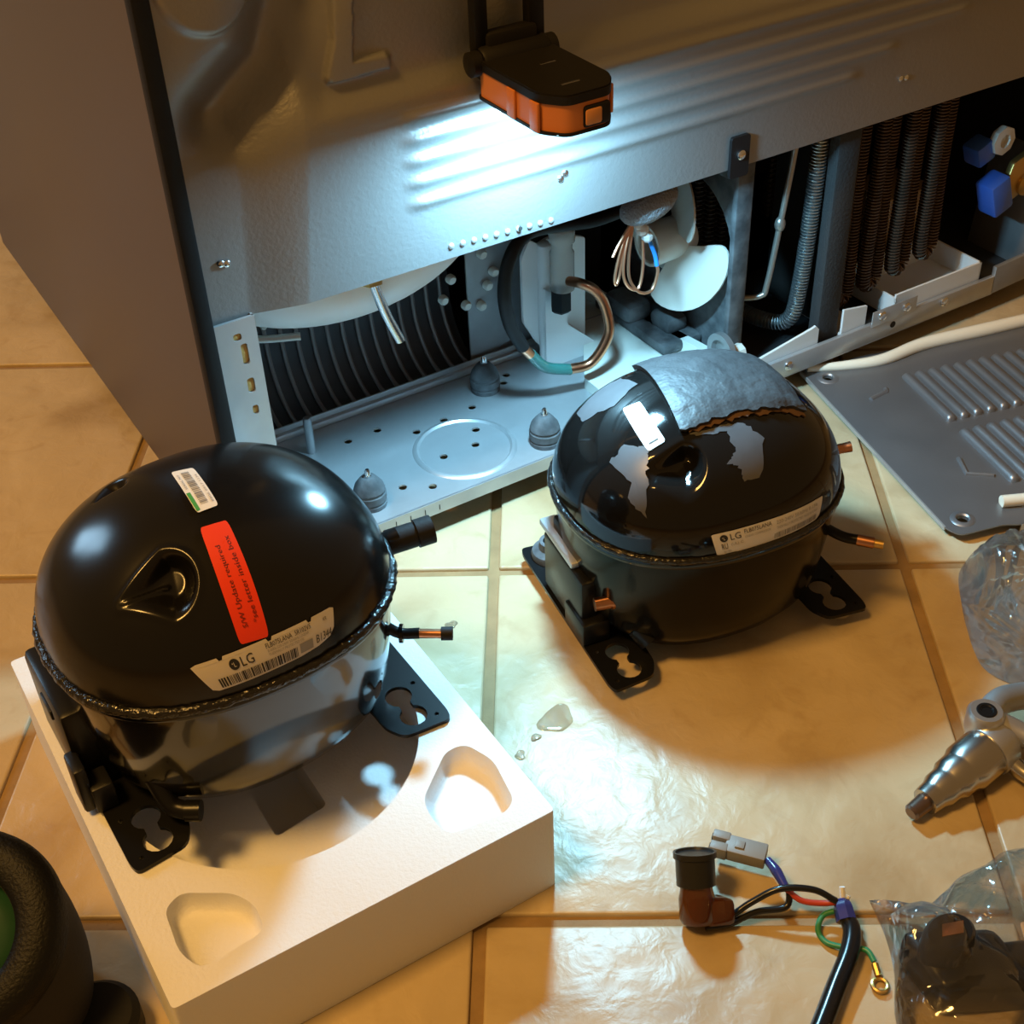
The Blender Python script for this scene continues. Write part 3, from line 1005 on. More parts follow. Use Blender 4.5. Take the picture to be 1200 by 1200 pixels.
def patch_flat(corners, geo, box_uv, off=.0009):
    """lay flat 2D geometry (x right, y up) onto the sticker; box_uv = (u0, v0, u1, v1, w, h): where and how large"""
    ul, ur, lr, ll = [Vector(c) for c in corners]
    v, f = geo
    u0, v0, u1, v1 = box_uv
    xs_ = [p[0] for p in v]
    ys_ = [p[1] for p in v]
    x0, x1, y0, y1 = min(xs_), max(xs_), min(ys_), max(ys_)
    out = []
    for p in v:
        a = (p[0] - x0) / (x1 - x0 + 1e-9)
        b = 1 - (p[1] - y0) / (y1 - y0 + 1e-9)
        u, w = u0 + (u1 - u0) * a, v0 + (v1 - v0) * b
        q = (ul * (1 - u) + ur * u) * (1 - w) + (ll * (1 - u) + lr * u) * w
        out.append(on_dome(q, off))
    return out, f
def bars(n, seed, h=1.0):
    r = random.Random(seed)
    v, f = [], []
    x = 0.0
    for k in range(n):
        w = r.choice((.4, .7, 1.2))
        i = len(v)
        for m_ in range(5):
            v += [(x, h * m_ / 4, 0), (x + w, h * m_ / 4, 0)]
        f += [(i + 2 * m_, i + 2 * m_ + 1, i + 2 * m_ + 3, i + 2 * m_ + 2) for m_ in range(4)]
        x += w + r.choice((.35, .6, .9))
    return v, f
def disc(n=24):
    v = [(0, 0, 0)] + [(math.cos(2 * PI * k / n), math.sin(2 * PI * k / n), 0) for k in range(n)]
    return v, [(0, 1 + k, 1 + (k + 1) % n) for k in range(n)]
def lg_mark():
    """white strokes of the round face mark: an L stroke with a dot"""
    g_ = G()
    g_.add(*box2(-.12, .02, -.5, .5))
    g_.add(*box2(-.12, .40, -.5, -.38))
    g_.add([(x * .13 - .42, y * .13 + .28, 0) for x, y, z in disc(10)[0]], disc(10)[1])
    g_.add([(-1, -1, 0), (-.999, -1, 0), (-1, -.999, 0)], [(0, 1, 2)])
    g_.add([(1, 1, 0), (.999, 1, 0), (1, .999, 0)], [(0, 1, 2)])
    return g_.v, g_.f
def box2(x0, x1, y0, y1):
    return [(x0, y0, 0), (x1, y0, 0), (x1, y1, 0), (x0, y1, 0)], [(0, 1, 2, 3)]

def keyhole(cx, cy, dirn, r=.0090, sep=.0200, n=14):
    """two round holes joined by a neck, along y"""
    c0, c1 = (cx, cy), (cx, cy + dirn * sep)
    nk = .0042
    a = math.asin(nk / r)
    pts = []
    base_ang = PI / 2 if dirn > 0 else -PI / 2
    for k in range(n + 1):
        t = base_ang + a + (2 * PI - 2 * a) * k / n
        pts.append((c0[0] + r * math.cos(t), c0[1] + r * math.sin(t)))
    for k in range(n + 1):
        t = base_ang + PI + a + (2 * PI - 2 * a) * k / n
        pts.append((c1[0] + r * math.cos(t), c1[1] + r * math.sin(t)))
    return pts

def foot_plate(sx, z):
    """sx = -1 left, +1 right end; plate in local coordinates"""
    ol = [(.066, -.050), (.0665, -.0715), (.0735, -.0845), (.1055, -.0875), (.1075, -.080), (.1075, .080), (.1055, .0875), (.0735, .0845), (.0665, .0715), (.066, .050), (.058, .030), (.058, -.030)]
    ol = rounded([(sx * x, y) for x, y in ol], .005, 3)
    hs = [keyhole(sx * .0870, -.0715, 1), keyhole(sx * .0870, .0715, -1), circle(sx * .1010, -.046, .0016, 8), circle(sx * .1010, .046, .0016, 8), circle(sx * .100, -.079, .0015, 8)]
    return [prism(ol, hs, z, z + .0028), box(min(sx * .058, sx * .0605), max(sx * .058, sx * .0605), -.045, .045, z, z + .020, .0008)]

def make_compressor(name, label, loc, rz, foot_z, dents, worn):
    t = thing(name, label, 'compressor', loc, rz)
    SZ = foot_z + .104
    def up(vf):
        return mapv(vf, lambda x, y, z: (x, y, z + SZ))
    part('dome', 'gloss_black' if worn else 'dome_black', t, up(dome_mesh(dents)), smooth=180, label='glossy black upper shell')
    low = part('lower_shell', 'shell_black' if worn else 'satin_black', t, up(lower_shell(SZ if worn else .113)), smooth=180)
    part('weld_seam', 'weld_black', t, up(weld_ring(-.0015, .0026 if worn else .0033, .0006, .0003 if worn else .00045)), smooth=180)
    part('seam_flange', 'gloss_black', t, up(flange_ring(-.0085, -.003, .0022)), smooth=60)
    for sx in (-1, 1):
        part('foot_plate', 'plate_black', t, *foot_plate(sx, foot_z), smooth=30)
    return t, SZ, up

# --- styrofoam tray first: the new compressor stands on it
FT = .072
cx0, cx1, cy0, cy1 = -.196, .0455, -.349, -.036
def pocket_fn(poly, zb, inset):
    pass
rec = circle(-.078, -.203, .097, 72)
pk1 = rounded([(-.0195, -.312), (-.0165, -.298), (.0135, -.2725), (.0270, -.2735), (.0350, -.2950), (.0290, -.3290), (.0190, -.3345), (-.0170, -.3300)], .007, 5)
pk2 = rounded([(-.1805, -.318), (-.1775, -.2870), (-.1660, -.2810), (-.1400, -.2980), (-.1330, -.3120), (-.1350, -.3310), (-.1740, -.3345)], .007, 5)
outer = rounded([(cx0, cy0), (cx1, cy0), (cx1, cy1), (cx0, cy1)], .003, 3)
tray = G()
tris = tessellate_polygon([[Vector((x, y, 0)) for x, y in l] for l in (outer, rec, pk1, pk2)])
flat = outer + rec + pk1 + pk2
tray.add([(x, y, FT) for x, y in flat], [tuple(q) for q in tris])
def wall_ring(loop, z0, z1, inset=0.0, r=.0):
    c = (sum(p[0] for p in loop) / len(loop), sum(p[1] for p in loop) / len(loop))
    n = len(loop)
    lv = []
    for k in range(5):
        a = k / 4
        q = inset * (1 - math.cos(a * PI / 2)) if inset else 0
        lv.append(([(p[0] + (c[0] - p[0]) * q, p[1] + (c[1] - p[1]) * q) for p in loop], z1 + (z0 - z1) * math.sin(a * PI / 2) if inset else z1 + (z0 - z1) * a))
    v, f = [], []
    for l, z in lv:
        v += [(x, y, z) for x, y in l]
    for j in range(4):
        for i in range(n):
            i2 = (i + 1) % n
            f.append((j * n + i, j * n + i2, (j + 1) * n + i2, (j + 1) * n + i))
    return v, f, lv[-1][0]
v, f, _ = wall_ring(outer, 0, FT)
tray.add(v, f)
RZ = .036
v, f, rb = wall_ring(rec, RZ, FT)
tray.add(v, f)
hole = rounded([(-.0960, -.246), (-.0582, -.2405), (-.0582, -.165), (-.0960, -.165)], .004, 3)
tris = tessellate_polygon([[Vector((x, y, 0)) for x, y in l] for l in (rb, hole)])
tray.add([(x, y, RZ) for x, y in rb + hole], [tuple(q) for q in tris])
v, f, hb = wall_ring(hole, .010, RZ)
tray.add(v, f)
tray.add([(x, y, .010) for x, y in hb], [tuple(range(len(hb)))])
for pk in (pk1, pk2):
    v, f, pb = wall_ring(pk, FT - .013, FT, .22)
    tray.add(v, f)
    tray.add([(x, y, FT - .013) for x, y in pb], [tuple(range(len(pb)))])
tray.add([(x, y, 0) for x, y in outer], [tuple(range(len(outer)))])
bm = bmesh.new()
me = bpy.data.meshes.new('packing_tray')
me.from_pydata(tray.v, [], tray.f)
bm.from_mesh(me)
bmesh.ops.remove_doubles(bm, verts=bm.verts, dist=1e-5)
bmesh.ops.recalc_face_normals(bm, faces=bm.faces)
bm.to_mesh(me)
bm.free()
me.shade_smooth()
me.set_sharp_from_angle(angle=math.radians(45))
me.materials.append(MATS['styrofoam'])
PT = bpy.data.objects.new('packing_tray', me)
COL.objects.link(PT)
tag(PT, 'white polystyrene packing block with moulded pockets under the compressor', 'packing tray')

# --- new compressor
C1, SZ1, up1 = make_compressor('new_compressor', 'new glossy black compressor with a red sticker, standing on white polystyrene', (-.078, -.167, FT), 0.02, .0005, dents_new, False)
W = [(-.0064, .0188, .0785), (.0058, .0149, .0791), (.0045, -.0245, .0777), (-.0083, -.0243, .0775)]
rsq = rounded([(0, 0), (1, 0), (1, 1), (0, 1)], .10, 3)
ws = part('barcode_sticker', 'sticker_white', C1, up1(patch(W, 12, 12, .0007, rsq)), label='white barcode sticker')
part('barcode', 'ink_grey', ws, up1(patch_flat(W, mapv(bars(26, 3), lambda a, b, c: (b, a, 0)), (.34, .10, .68, .88))))
part('green_corner', 'green_print', ws, up1(patch_flat(W, grid(np.linspace(0, 1, 4), np.linspace(0, 1, 6), lambda a, b: (a, b, 0)), (.03, .60, .20, .97), .0010)))
part('fine_print', 'ink_grey', ws, up1(patch_flat(W, mapv(text_geo('8806 0917 1134', .1), lambda a, b, c: (-b, a, c)), (.82, .22, .92, .90))), up1(patch_flat(W, mapv(text_geo('SERIAL NO', .1), lambda a, b, c: (-b, a, c)), (.12, .14, .22, .52))))
Rr = [(-.0114, -.0340, .0748), (.0040, -.0358, .0745), (-.0012, -.0862, .0285), (-.0175, -.0848, .0300)]
rq = rounded([(0, 0), (1, 0), (1, 1), (0, 1)], .06, 4)
rs = part('red_sticker', 'red_sticker', C1, up1(patch(Rr, 12, 24, .0008, rounded([(0, 0), (1, 0), (1, 1), (0, 1)], .09, 4))), label='red update notice sticker')
part('lettering', 'ink_red', rs, up1(patch_flat(Rr, mapv(text_geo('S/W Update required', .1), lambda a, b, c: (-b, a, c)), (.26, .20, .47, .86), .0012)),
     up1(patch_flat(Rr, mapv(text_geo('*see letter inside box', .1), lambda a, b, c: (-b, a, c)), (.62, .14, .80, .84), .0012)))
Lb = [(-.0470, -.0825, .0265), (.0400, -.0838, .0275), (.0370, -.0900, .0085), (-.0430, -.0880, .0075)]
lb_shape = [(.0, .05), (.04, 0), (.18, .0), (.19, .10), (.21, .10), (.22, .0), (.50, .0), (.51, .10), (.53, .10), (.54, 0), (.78, 0), (.79, .10), (.81, .10), (.82, 0), (.97, 0), (1.0, .06), (.985, .62), (.95, .82), (.85, .93), (.7, .98), (.10, 1.0), (.06, .92)]
lb = part('rating_label', 'label_white', C1, up1(patch(Lb, 30, 8, .0007, lb_shape)), label='cream rating label along the seam')
part('logo_disc', 'ink', lb, up1(patch_flat(Lb, disc(), (.235, .17, .300, .52))))
part('logo_face', 'label_white', lb, up1(patch_flat(Lb, lg_mark(), (.242, .20, .293, .49), .0012)))
part('lettering', 'ink', lb, up1(patch_flat(Lb, text_geo('LG', .1), (.312, .19, .395, .50))), up1(patch_flat(Lb, text_geo('FLB075LANA  5R102V5', .1), (.485, .13, .80, .28))),
     up1(patch_flat(Lb, text_geo('B1344', .1), (.83, .56, .96, .82))), up1(patch_flat(Lb, text_geo('KR', .1), (.90, .17, .93, .27))))
part('fine_print', 'ink_grey', lb, up1(patch_flat(Lb, text_geo('R-600a 220-240V 50/60Hz LINEAR', .1), (.49, .32, .78, .40))), up1(patch_flat(Lb, text_geo('THERMALLY PROTECTED OIL', .1), (.49, .44, .74, .52))),
     up1(patch_flat(Lb, grid(np.linspace(0, 1, 5), np.linspace(0, 1, 4), lambda a, b: (a, b, 0)), (.70, .58, .80, .88))))
part('barcode', 'ink', lb, up1(patch_flat(Lb, bars(44, 5), (.13, .62, .68, .93))))
# capped stubs on the right
tb = part('suction_stub', 'plate_black', C1, tube([(.088, -.004, SZ1 - .012), (.106, -.010, SZ1 - .008), (.118, -.012, SZ1 - .006)], .0060, 14))
part('rubber_cap', 'black_rubber', tb, tube([(.111, -.0105, SZ1 - .010), (.129, -.0135, SZ1 - .0095)], [.0084, .0084], 18, 0), tube([(.129, -.0135, SZ1 - .0095), (.1302, -.0137, SZ1 - .0095)], .0076, 18, 0), tube([(.1302, -.0137, SZ1 - .0095), (.1410, -.0157, SZ1 - .0090)], .0094, 18, 0))
tb = part('discharge_stub', 'plate_black', C1, tube([(.078, -.040, SZ1 - .030), (.088, -.049, SZ1 - .043), (.094, -.054, SZ1 - .0465), (.103, -.060, SZ1 - .0465)], .0036, 12))
part('copper_end', 'copper', tb, tube([(.100, -.0582, SZ1 - .0465), (.1150, -.0690, SZ1 - .0465)], .0031, 12, 0))
part('rubber_cap', 'black_rubber', tb, tube([(.1140, -.0682, SZ1 - .0465), (.1200, -.0722, SZ1 - .0465)], .0044, 14, 0))
part('stub_collar', 'gloss_black', tb, tube([(.0925, -.0528, SZ1 - .0465), (.0945, -.0542, SZ1 - .0465)], .0062, 14, 0))
# terminal cover on the left end
tc_ = part('terminal_cover', 'plate_black', C1, box(-.112, -.088, -.014, .058, .006, .070, .004), label='black terminal cover')
part('cover_clip', 'black_plastic', tc_, box(-.1160, -.1080, -.030, -.010, .004, .040, .002), box(-.110, -.096, -.034, -.016, .003, .024, .002), box(-.1135, -.1065, .006, .026, .052, .060, .001))
part('terminal_tab', 'silver', tc_, box(-.0895, -.0880, -.0250, -.0215, .020, .026, .0003))
part('process_stub', 'plate_black', C1, tube([(-.076, -.050, .030), (-.073, -.062, .016), (-.066, -.070, .013)], .0058, 12), tube([(-.0665, -.0695, .013), (-.0590, -.0745, .013)], .0066, 12, 0))

# --- old compressor
C2, SZ2, up2 = make_compressor('old_compressor', 'old black compressor with a torn grey pad on top, standing on the tiled floor', (.2845, -.174, 0), -.165, .011, dents_old, True)
def blob(corners_xy, z0, off, jitter=.0, n=6, inner=True):
    """irregular thin patch: outline given by dome points, refined and jittered"""
    P = [Vector(c) for c in corners_xy]
    m = len(P)
    out = []
    for i in range(m):
        a, b = P[i], P[(i + 1) % m]
        for k in range(n):
            q = a.lerp(b, k / n)
            q = q + Vector((random.uniform(-jitter, jitter), random.uniform(-jitter, jitter), 0))
            out.append(q)
    c = sum(out, Vector()) / len(out)
    v = []
    rings_ = 7
    for r in range(rings_):
        s = 1 - r / (rings_ - 1) * .98
        v += [on_dome(c + (q - c) * s, off) for q in out]
    nn = len(out)
    f = []
    for r in range(rings_ - 1):
        for i in range(nn):
            i2 = (i + 1) % nn
            f.append((r * nn + i, r * nn + i2, (r + 1) * nn + i2, (r + 1) * nn + i))
    f.append(tuple((rings_ - 1) * nn + i for i in range(nn)))
    return v, f
part('adhesive_residue', 'residue', C2, up2(blob([(-.0809, -.0219, .0503), (-.068, -.0218, .0604), (-.0560, -.034, .0625), (-.0625, -.0440, .056), (-.0665, -.053, .0486), (-.0732, -.0638, .029), (-.0795, -.0509, .0367), (-.0749, -.0455, .046)], 0, .0004, .0016)), label='grey peeled adhesive patch')
part('adhesive_residue', 'residue', C2, up2(blob([(-.006, -.0459, .0702), (.0101, -.0472, .0695), (.0178, -.0574, .0629), (.0063, -.0759, .0465), (-.0056, -.0757, .0467), (-.0072, -.0686, .0546), (-.0135, -.0656, .0569), (-.0054, -.0604, .0615)], 0, .0004, .0016)))
part('adhesive_residue', 'residue', C2, up2(blob([(-.030, -.0400, .068), (-.010, -.0415, .070), (.008, -.044, .0705), (.010, -.050, .068), (-.006, -.047, .069), (-.02, -.044, .068)], 0, .0004, .0012)))
part('adhesive_residue', 'residue', C2, up2(blob([(-.072, .046, .045), (-.050, .052, .054), (-.036, .050, .061), (-.036, .026, .074), (-.060, .016, .068), (-.078, .028, .052)], 0, .0004, .0012)))
S2 = [(-.0565, .0080, .0686), (-.0445, .0045, .0733), (-.0458, -.0372, .0671), (-.0588, -.0368, .0618)]
s2 = part('glossy_sticker', 'sticker_white', C2, up2(patch(S2, 10, 16, .0007, rounded([(0, 0), (1, 0), (1, 1), (0, 1)], .10, 3))), label='white sticker catching the light')
part('dash_mark', 'ink', s2, up2(patch_flat(S2, grid(np.linspace(0, 1, 6), [0, 1], lambda a, b: (a, b, 0)), (.25, .88, .75, .905), .0010)))
L2 = [(-.0356, -.0862, .0180), (.0560, -.0800, .0175), (.0535, -.0835, .0018), (-.0313, -.0893, .0008)]
l2 = part('rating_label', 'label_white', C2, up2(patch(L2, 30, 8, .0007, rounded([(0, 0), (1, 0), (.985, .85), (.95, 1), (.0, 1.0)], .05, 3))), label='cream rating label along the seam')
part('logo_disc', 'ink', l2, up2(patch_flat(L2, disc(), (.06, .10, .125, .42))))
part('logo_face', 'label_white', l2, up2(patch_flat(L2, lg_mark(), (.067, .13, .118, .39), .0012)))
part('lettering', 'ink', l2, up2(patch_flat(L2, text_geo('LG', .1), (.145, .12, .23, .40))), up2(patch_flat(L2, text_geo('FLB075LANA', .1), (.26, .08, .48, .26))), up2(patch_flat(L2, text_geo('RU', .1), (.06, .50, .11, .76))))
part('fine_print', 'ink_grey', l2, up2(patch_flat(L2, text_geo('(UL) C', .1), (.14, .52, .24, .68))), up2(patch_flat(L2, text_geo('LINEAR COMPRESSOR', .1), (.26, .36, .47, .46))), up2(patch_flat(L2, text_geo('220-240V 50/60Hz R-134a', .1), (.52, .14, .93, .30))),
     up2(patch_flat(L2, text_geo('THERMALLY PROTECTED MADE IN KOREA', .1), (.52, .40, .93, .52))), up2(patch_flat(L2, text_geo('E1780', .1), (.07, .84, .13, .92))))
part('barcode', 'ink_grey', l2, up2(patch_flat(L2, bars(34, 9), (.50, .68, .93, .92))))
# torn damping pad on top: a thick conforming slab
def slab(outline, thick, n=30):
    xs_ = np.array([p[0] for p in outline])
    ys_ = np.array([p[1] for p in outline])
    ul, ur, lr, ll = [Vector((p[0], p[1], 0)) for p in outline]
    top, bot = [], []
    us = np.linspace(0, 1, n)
    jag = [random.uniform(-.0016, .0016) for _ in range(n)]
    lump = rng.normal(0, 1, (n, n))
    for _ in range(2):
        lump = (lump + np.roll(lump, 1, 0) + np.roll(lump, 1, 1) + np.roll(lump, -1, 0)) / 4
    v, f = [], []
    for lay in range(2):
        for b, w in enumerate(us):
            for a, u in enumerate(us):
                q = (ul * (1 - u) + ur * u) * (1 - w) + (ll * (1 - u) + lr * u) * w
                q = q + Vector((0, jag[a] * w * w, 0))
                edge = min(u, 1 - u, w, 1 - w)
                x, y = q.x, q.y
                rho = (abs(x / DA) ** DN + abs(y / DB) ** DN) ** (1 / DN)
                z = DH * max(.0001, 1 - min(rho, .999) ** DM) ** (1 / DM)
                th_ = .0002 if lay == 0 else thick * (.80 + .2 * min(1, edge * 14)) + lump[b, a] * .0006
                v.append(on_dome((x, y, z), th_))
    N = n * n
    for lay in range(2):
        for j in range(n - 1):
            for i in range(n - 1):
                q = (j * n + i, j * n + i + 1, (j + 1) * n + i + 1, (j + 1) * n + i)
                f.append(tuple(k + lay * N for k in (q if lay else q[::-1])))
    rim = [i for i in range(n)] + [j * n + n - 1 for j in range(1, n)] + [(n - 1) * n + i for i in range(n - 2, -1, -1)] + [j * n for j in range(n - 2, 0, -1)]
    side = [(rim[i], rim[(i + 1) % len(rim)], rim[(i + 1) % len(rim)] + N, rim[i] + N) for i in range(len(rim))]
    return v, f + side
part('damping_pad', 'pad_grey', C2, up2(slab([(-.020, .062), (.066, .046), (.0600, -.0385), (-.0345, -.0375)], .0052)), smooth=60, label='torn grey bitumen damping pad')
part('pad_underlay', 'pad_edge', C2, up2(slab([(-.010, .0), (.060, .0), (.0605, -.0420), (-.030, -.0405)], .0016)), smooth=60)
# clip, grommet and stubs
clip = part('terminal_bracket', 'plate_black', C2, box(-.106, -.092, -.030, .040, .016, .068, .003), box(-.1085, -.086, -.038, -.004, .014, .034, .002), box(-.100, -.084, .0, .036, .060, .084, .003), label='black terminal bracket')
part('metal_clip', 'galvanised', clip, mapv(box(-.0075, .0075, -.0300, .0300, -.0045, .0015, .0022), lambda x, y, z: (-.0985 + x, .018 + y, .0725 + z)), label='bright metal clip')
part('clip_slot', 'galvanised_dull', clip, box(-.1005, -.0970, .000, .0150, .0738, .0744, .0002))
gr = part('rubber_mount', 'dusty_black', C2, lathe([(.0155, 0), (.0160, .003), (.0150, .006), (.0098, .0085), (.0092, .0150), (.0062, .0150), (.0060, .004)], 26), loc=(-.087, .0700, .0138))
part('mount_bore', 'black_void', gr, lathe([(.0061, .004), (.0061, .006)], 18))
part('foot_tab', 'galvanised_dull', C2, box(-.0985, -.0890, .0330, .0430, .0138, .0150, .0005))
cs = part('process_stub', 'copper', C2, tube([(-.068, -.046, SZ2 - .062), (-.080, -.043, SZ2 - .060), (-.1000, -.0395, SZ2 - .060)], [.0030, .0042, .0050, .0050], 14), label='crimped copper process stub')
part('copper_collar', 'copper', cs, tube([(-.0850, -.0420, SZ2 - .060), (-.0880, -.0415, SZ2 - .060)], .0058, 14, 0))
part('bolt_boss', 'plate_black', C2, tube([(-.070, -.050, .030), (-.064, -.060, .022)], .0085, 14))
part('suction_stub', 'copper', C2, tube([(.095, .010, SZ2 - .012), (.118, .004, SZ2 - .018), (.131, .003, SZ2 - .019), (.1380, .001, SZ2 - .018)], [.0052, .0046, .0040, .0044], 12), label='cut copper suction stub')
ds = part('discharge_stub', 'plate_black', C2, tube([(.080, -.045, SZ2 - .040), (.092, -.062, SZ2 - .045), (.1030, -.0730, SZ2 - .045)], .0040, 12))
part('copper_end', 'copper', ds, tube([(.1000, -.0705, SZ2 - .045), (.1090, -.0790, SZ2 - .045)], .0044, 12, 0))
part('copper_tip', 'brass', ds, tube([(.1090, -.0790, SZ2 - .045), (.1140, -.0835, SZ2 - .045)], .0034, 12, 0))

# ------------------------------------------------------------------ access cover lying on the floor
CV = thing('access_cover', 'grey steel access cover with rows of louvres lying on the tiles', 'cover panel', (.5612, .0065, 0), -math.radians(14))
CT = .0095
plate = rounded([(-.002, .004), (.46, .004), (.46, -.270), (.055, -.270), (.045, -.2655), (.004, -.2655), (-.002, -.255)], .006, 4)
hd = [circle(.0168, -.0190, .0048, 16), circle(.0170, -.2480, .0048, 16)]
part('sheet', 'cover_steel', CV, prism(plate, hd, CT - .0012, CT), smooth=30)
part('edge_fold', 'galvanised', CV, box(-.0024, -.0010, -.252, .001, .0060, CT + .0002), box(.058, .455, -.2706, -.2692, .0, CT), box(.006, .455, .0028, .0042, .0, CT))
for c in ((.0168, -.0190), (.0170, -.2480)):
    part('hole_rim', 'cover_steel', CV, mapv(lathe([(.0105, 0), (.0090, .0012), (.0060, .0014), (.0048, .0002), (.0048, -.0030)], 24, False), lambda a, b, c_: (c[0] + a, c[1] + b, CT + c_)))
def louver_mesh():
    g_ = G()
    n, m = 14, 8
    Ln, w, h_ = .082, .0046, .0056
    us = np.linspace(0, 1, n)
    vs = np.linspace(0, 1, m)
    def fn(u, v_):
        y = -Ln * u
        e = min(1, min(u, 1 - u) * Ln / .0050)
        e = math.sqrt(max(0, 1 - (1 - e) ** 2))
        a = PI * v_
        return (-w * math.cos(a) * (.6 + .4 * e), y, h_ * math.sin(a) * e)
    us = np.concatenate([np.linspace(0, .06, 6), np.linspace(.1, .9, 5), np.linspace(.94, 1, 6)])
    g_.add(*grid(us, vs, fn))
    return g_
lv0 = louver_mesh().build('louver', 'cover_steel', CV, 60, loc=(.086, -.041, CT))
for row, v0 in enumerate((-.041, -.1385)):
    for k in range(26):
        if row == 0 and k == 0:
            continue
        share(lv0, 'louver', CV, (.086 + k * .0138, v0, CT))
part('foam_seal', 'foam_tape', CV, mapv(box(0, 1, -.5, .5, 0, .007, .0), lambda a, b, c: (a, b, c)) if False else tube([(.004, -.001, CT + .003), (.045, -.0100, CT + .003), (.080, -.0125, CT + .0032), (.130, -.0020, CT + .0036), (.20, .0000, CT + .0036), (.262, .0020, CT + .0036)], [.0036, .0050, .0058, .0066, .0070, .0066], 8), smooth=60, label='cream foam seal along the edge')
part('foam_seal', 'foam_tape', CV, tube([(.056, -.2430, CT + .0042), (.085, -.2480, CT + .0042), (.105, -.2440, CT + .0042), (.20, -.2440, CT + .0042)], .0052, 8), smooth=60)
part('embossed_tab', 'cover_steel', CV, tube([(.036, -.0655, CT), (.056, -.0590, CT), (.0575, -.0550, CT)], .0024, 8, 0), tube([(.0600, -.1740, CT), (.0540, -.1960, CT), (.0740, -.2060, CT)], .0024, 8, 0))

# ------------------------------------------------------------------ swaging tool
SW = thing('swaging_tool', 'silver tube expander with a stepped nose lying on the floor', 'hand tool', (.2640, -.4350, 0))
d = Vector((.0760, .0065, .0085)).normalized()
q = d.to_track_quat('Z', 'Y')
def nose(prof):
    v, f = lathe(prof, 36)
    return [tuple(Vector((0, 0, .0085)) + q @ Vector(p)) for p in v], f
part('nose_tip', 'tip_brown', SW, nose([(.0042, 0), (.0058, .0016), (.0064, .013), (.0064, .0145)]))
part('stepped_nose', 'tool_metal', SW, nose([(.0064, .0135), (.0094, .0140), (.0100, .0185), (.0101, .0210), (.0105, .0235), (.0122, .0275), (.0124, .0335), (.0128, .0365), (.0148, .0400), (.0150, .0480), (.0153, .0500), (.0172, .0540), (.0174, .0720), (.0174, .0740), (.0150, .0760)]), smooth=35, label='stepped expander nose')
part('head_casting', 'tool_cast', SW, nose([(.0182, .0735), (.0188, .0760), (.0186, .0860), (.0150, .0920), (.010, .0960)]), tube([(.078, .016, .024), (.090, .010, .024)], [.010, .010], 14, 0))
pv_ = part('pivot_boss', 'tool_cast', SW, mapv(lathe([(.0118, 0), (.0125, .004), (.0125, .016), (.0105, .0185), (.0062, .0185), (.0058, .0165)], 30), lambda a, b, c: (.0820 + a, .0190 + b, .022 + c)))
part('pivot_ring', 'plate_black', pv_, mapv(lathe([(.0070, .0182), (.0064, .0192), (.0046, .0192), (.0040, .0186), (.0034, .0186), (.0030, .0150)], 24), lambda a, b, c: (.0820 + a, .0190 + b, .022 + c)))
part('handle', 'tool_cast', SW, tube([(.088, .014, .030), (.098, -.004, .026), (.112, -.040, .020), (.135, -.100, .014), (.150, -.16, .012)], [.0085, .0080, .0075, .0080, .008], 14))
part('handle', 'tool_metal', SW, tube([(.082, .008, .020), (.084, -.014, .012), (.090, -.040, .010)], [.0075, .0062, .0055], 12))
part('handle', 'galvanised_dull', SW, tube([(.090, .022, .030), (.112, .026, .028), (.160, .012, .020), (.24, -.020, .014)], [.0090, .0095, .0090, .009], 14))

# ------------------------------------------------------------------ wire harness
WH = thing('wire_harness', 'black cable harness with a grey plug, green earth wire and amber connector', 'wiring', (.140, -.45, 0))
def hw(pts):
    return [(x - .140, y + .45, z) for x, y, z in pts]
part('cable', 'wire_black', WH, tube(hw([(.1745, -.4700, .0110), (.1715, -.4795, .0095), (.1600, -.4900, .0080), (.1400, -.5015, .0065), (.1080, -.5200, .0062), (.06, -.545, .0062)]), [.0048, .0058, .0062, .0062], 16), label='thick black sheathed cable')
part('tape_wrap', 'tape_blue', WH, tube(hw([(.1790, -.4630, .0120), (.1765, -.4665, .0120), (.1730, -.4735, .0100)]), [.0045, .0060, .0064], 7), smooth=20)
part('wire', 'wire_black', WH, tube(hw([(.1030, -.4265, .0050), (.1180, -.4300, .0050), (.1330, -.4330, .0120), (.1490, -.4390, .0200), (.1650, -.4510, .0210), (.1745, -.4615, .0150)]), .0021, 10))
part('wire', 'wire_black', WH, tube(hw([(.1020, -.4280, .0040), (.1160, -.4330, .0030), (.1340, -.4370, .0060), (.1500, -.4450, .0080), (.1560, -.4400, .0150), (.1550, -.4370, .0170)]), .0021, 10))
part('wire', 'wire_red', WH, tube(hw([(.1545, -.4390, .0160), (.1590, -.4480, .0115), (.1680, -.4560, .0110), (.1760, -.4620, .0130)]), .0019, 10))
part('wire', 'wire_green', WH, tube(hw([(.1760, -.4650, .0090), (.1660, -.4610, .0060), (.1580, -.4660, .0030), (.1570, -.4750, .0025), (.1640, -.4850, .0040), (.1710, -.4930, .0060), (.1700, -.5010, .0050)]), .0018, 10))
part('plug_lead', 'tape_blue', WH, tube(hw([(.1585, -.4170, .0170), (.1570, -.4270, .0180), (.1545, -.4380, .0170)]), [.0026, .0034, .0026], 10))
pg = part('grey_plug', 'grey_connector', WH, *[mapv(b_, lambda x, y, z: (.1415 - .140 + x * .62 + y * .78, -.3905 + .45 + x * -.78 + y * .62, .0155 + z)) for b_ in (box(.004, .0300, -.0068, .0068, -.0045, .0050, .001), box(-.005, .006, -.0078, -.0012, -.0040, .0055, .0008), box(-.005, .006, .0014, .0078, -.0040, .0055, .0008), box(.010, .016, -.0030, .0030, .0045, .0062, .0006))], smooth=30, label='grey flat plug')
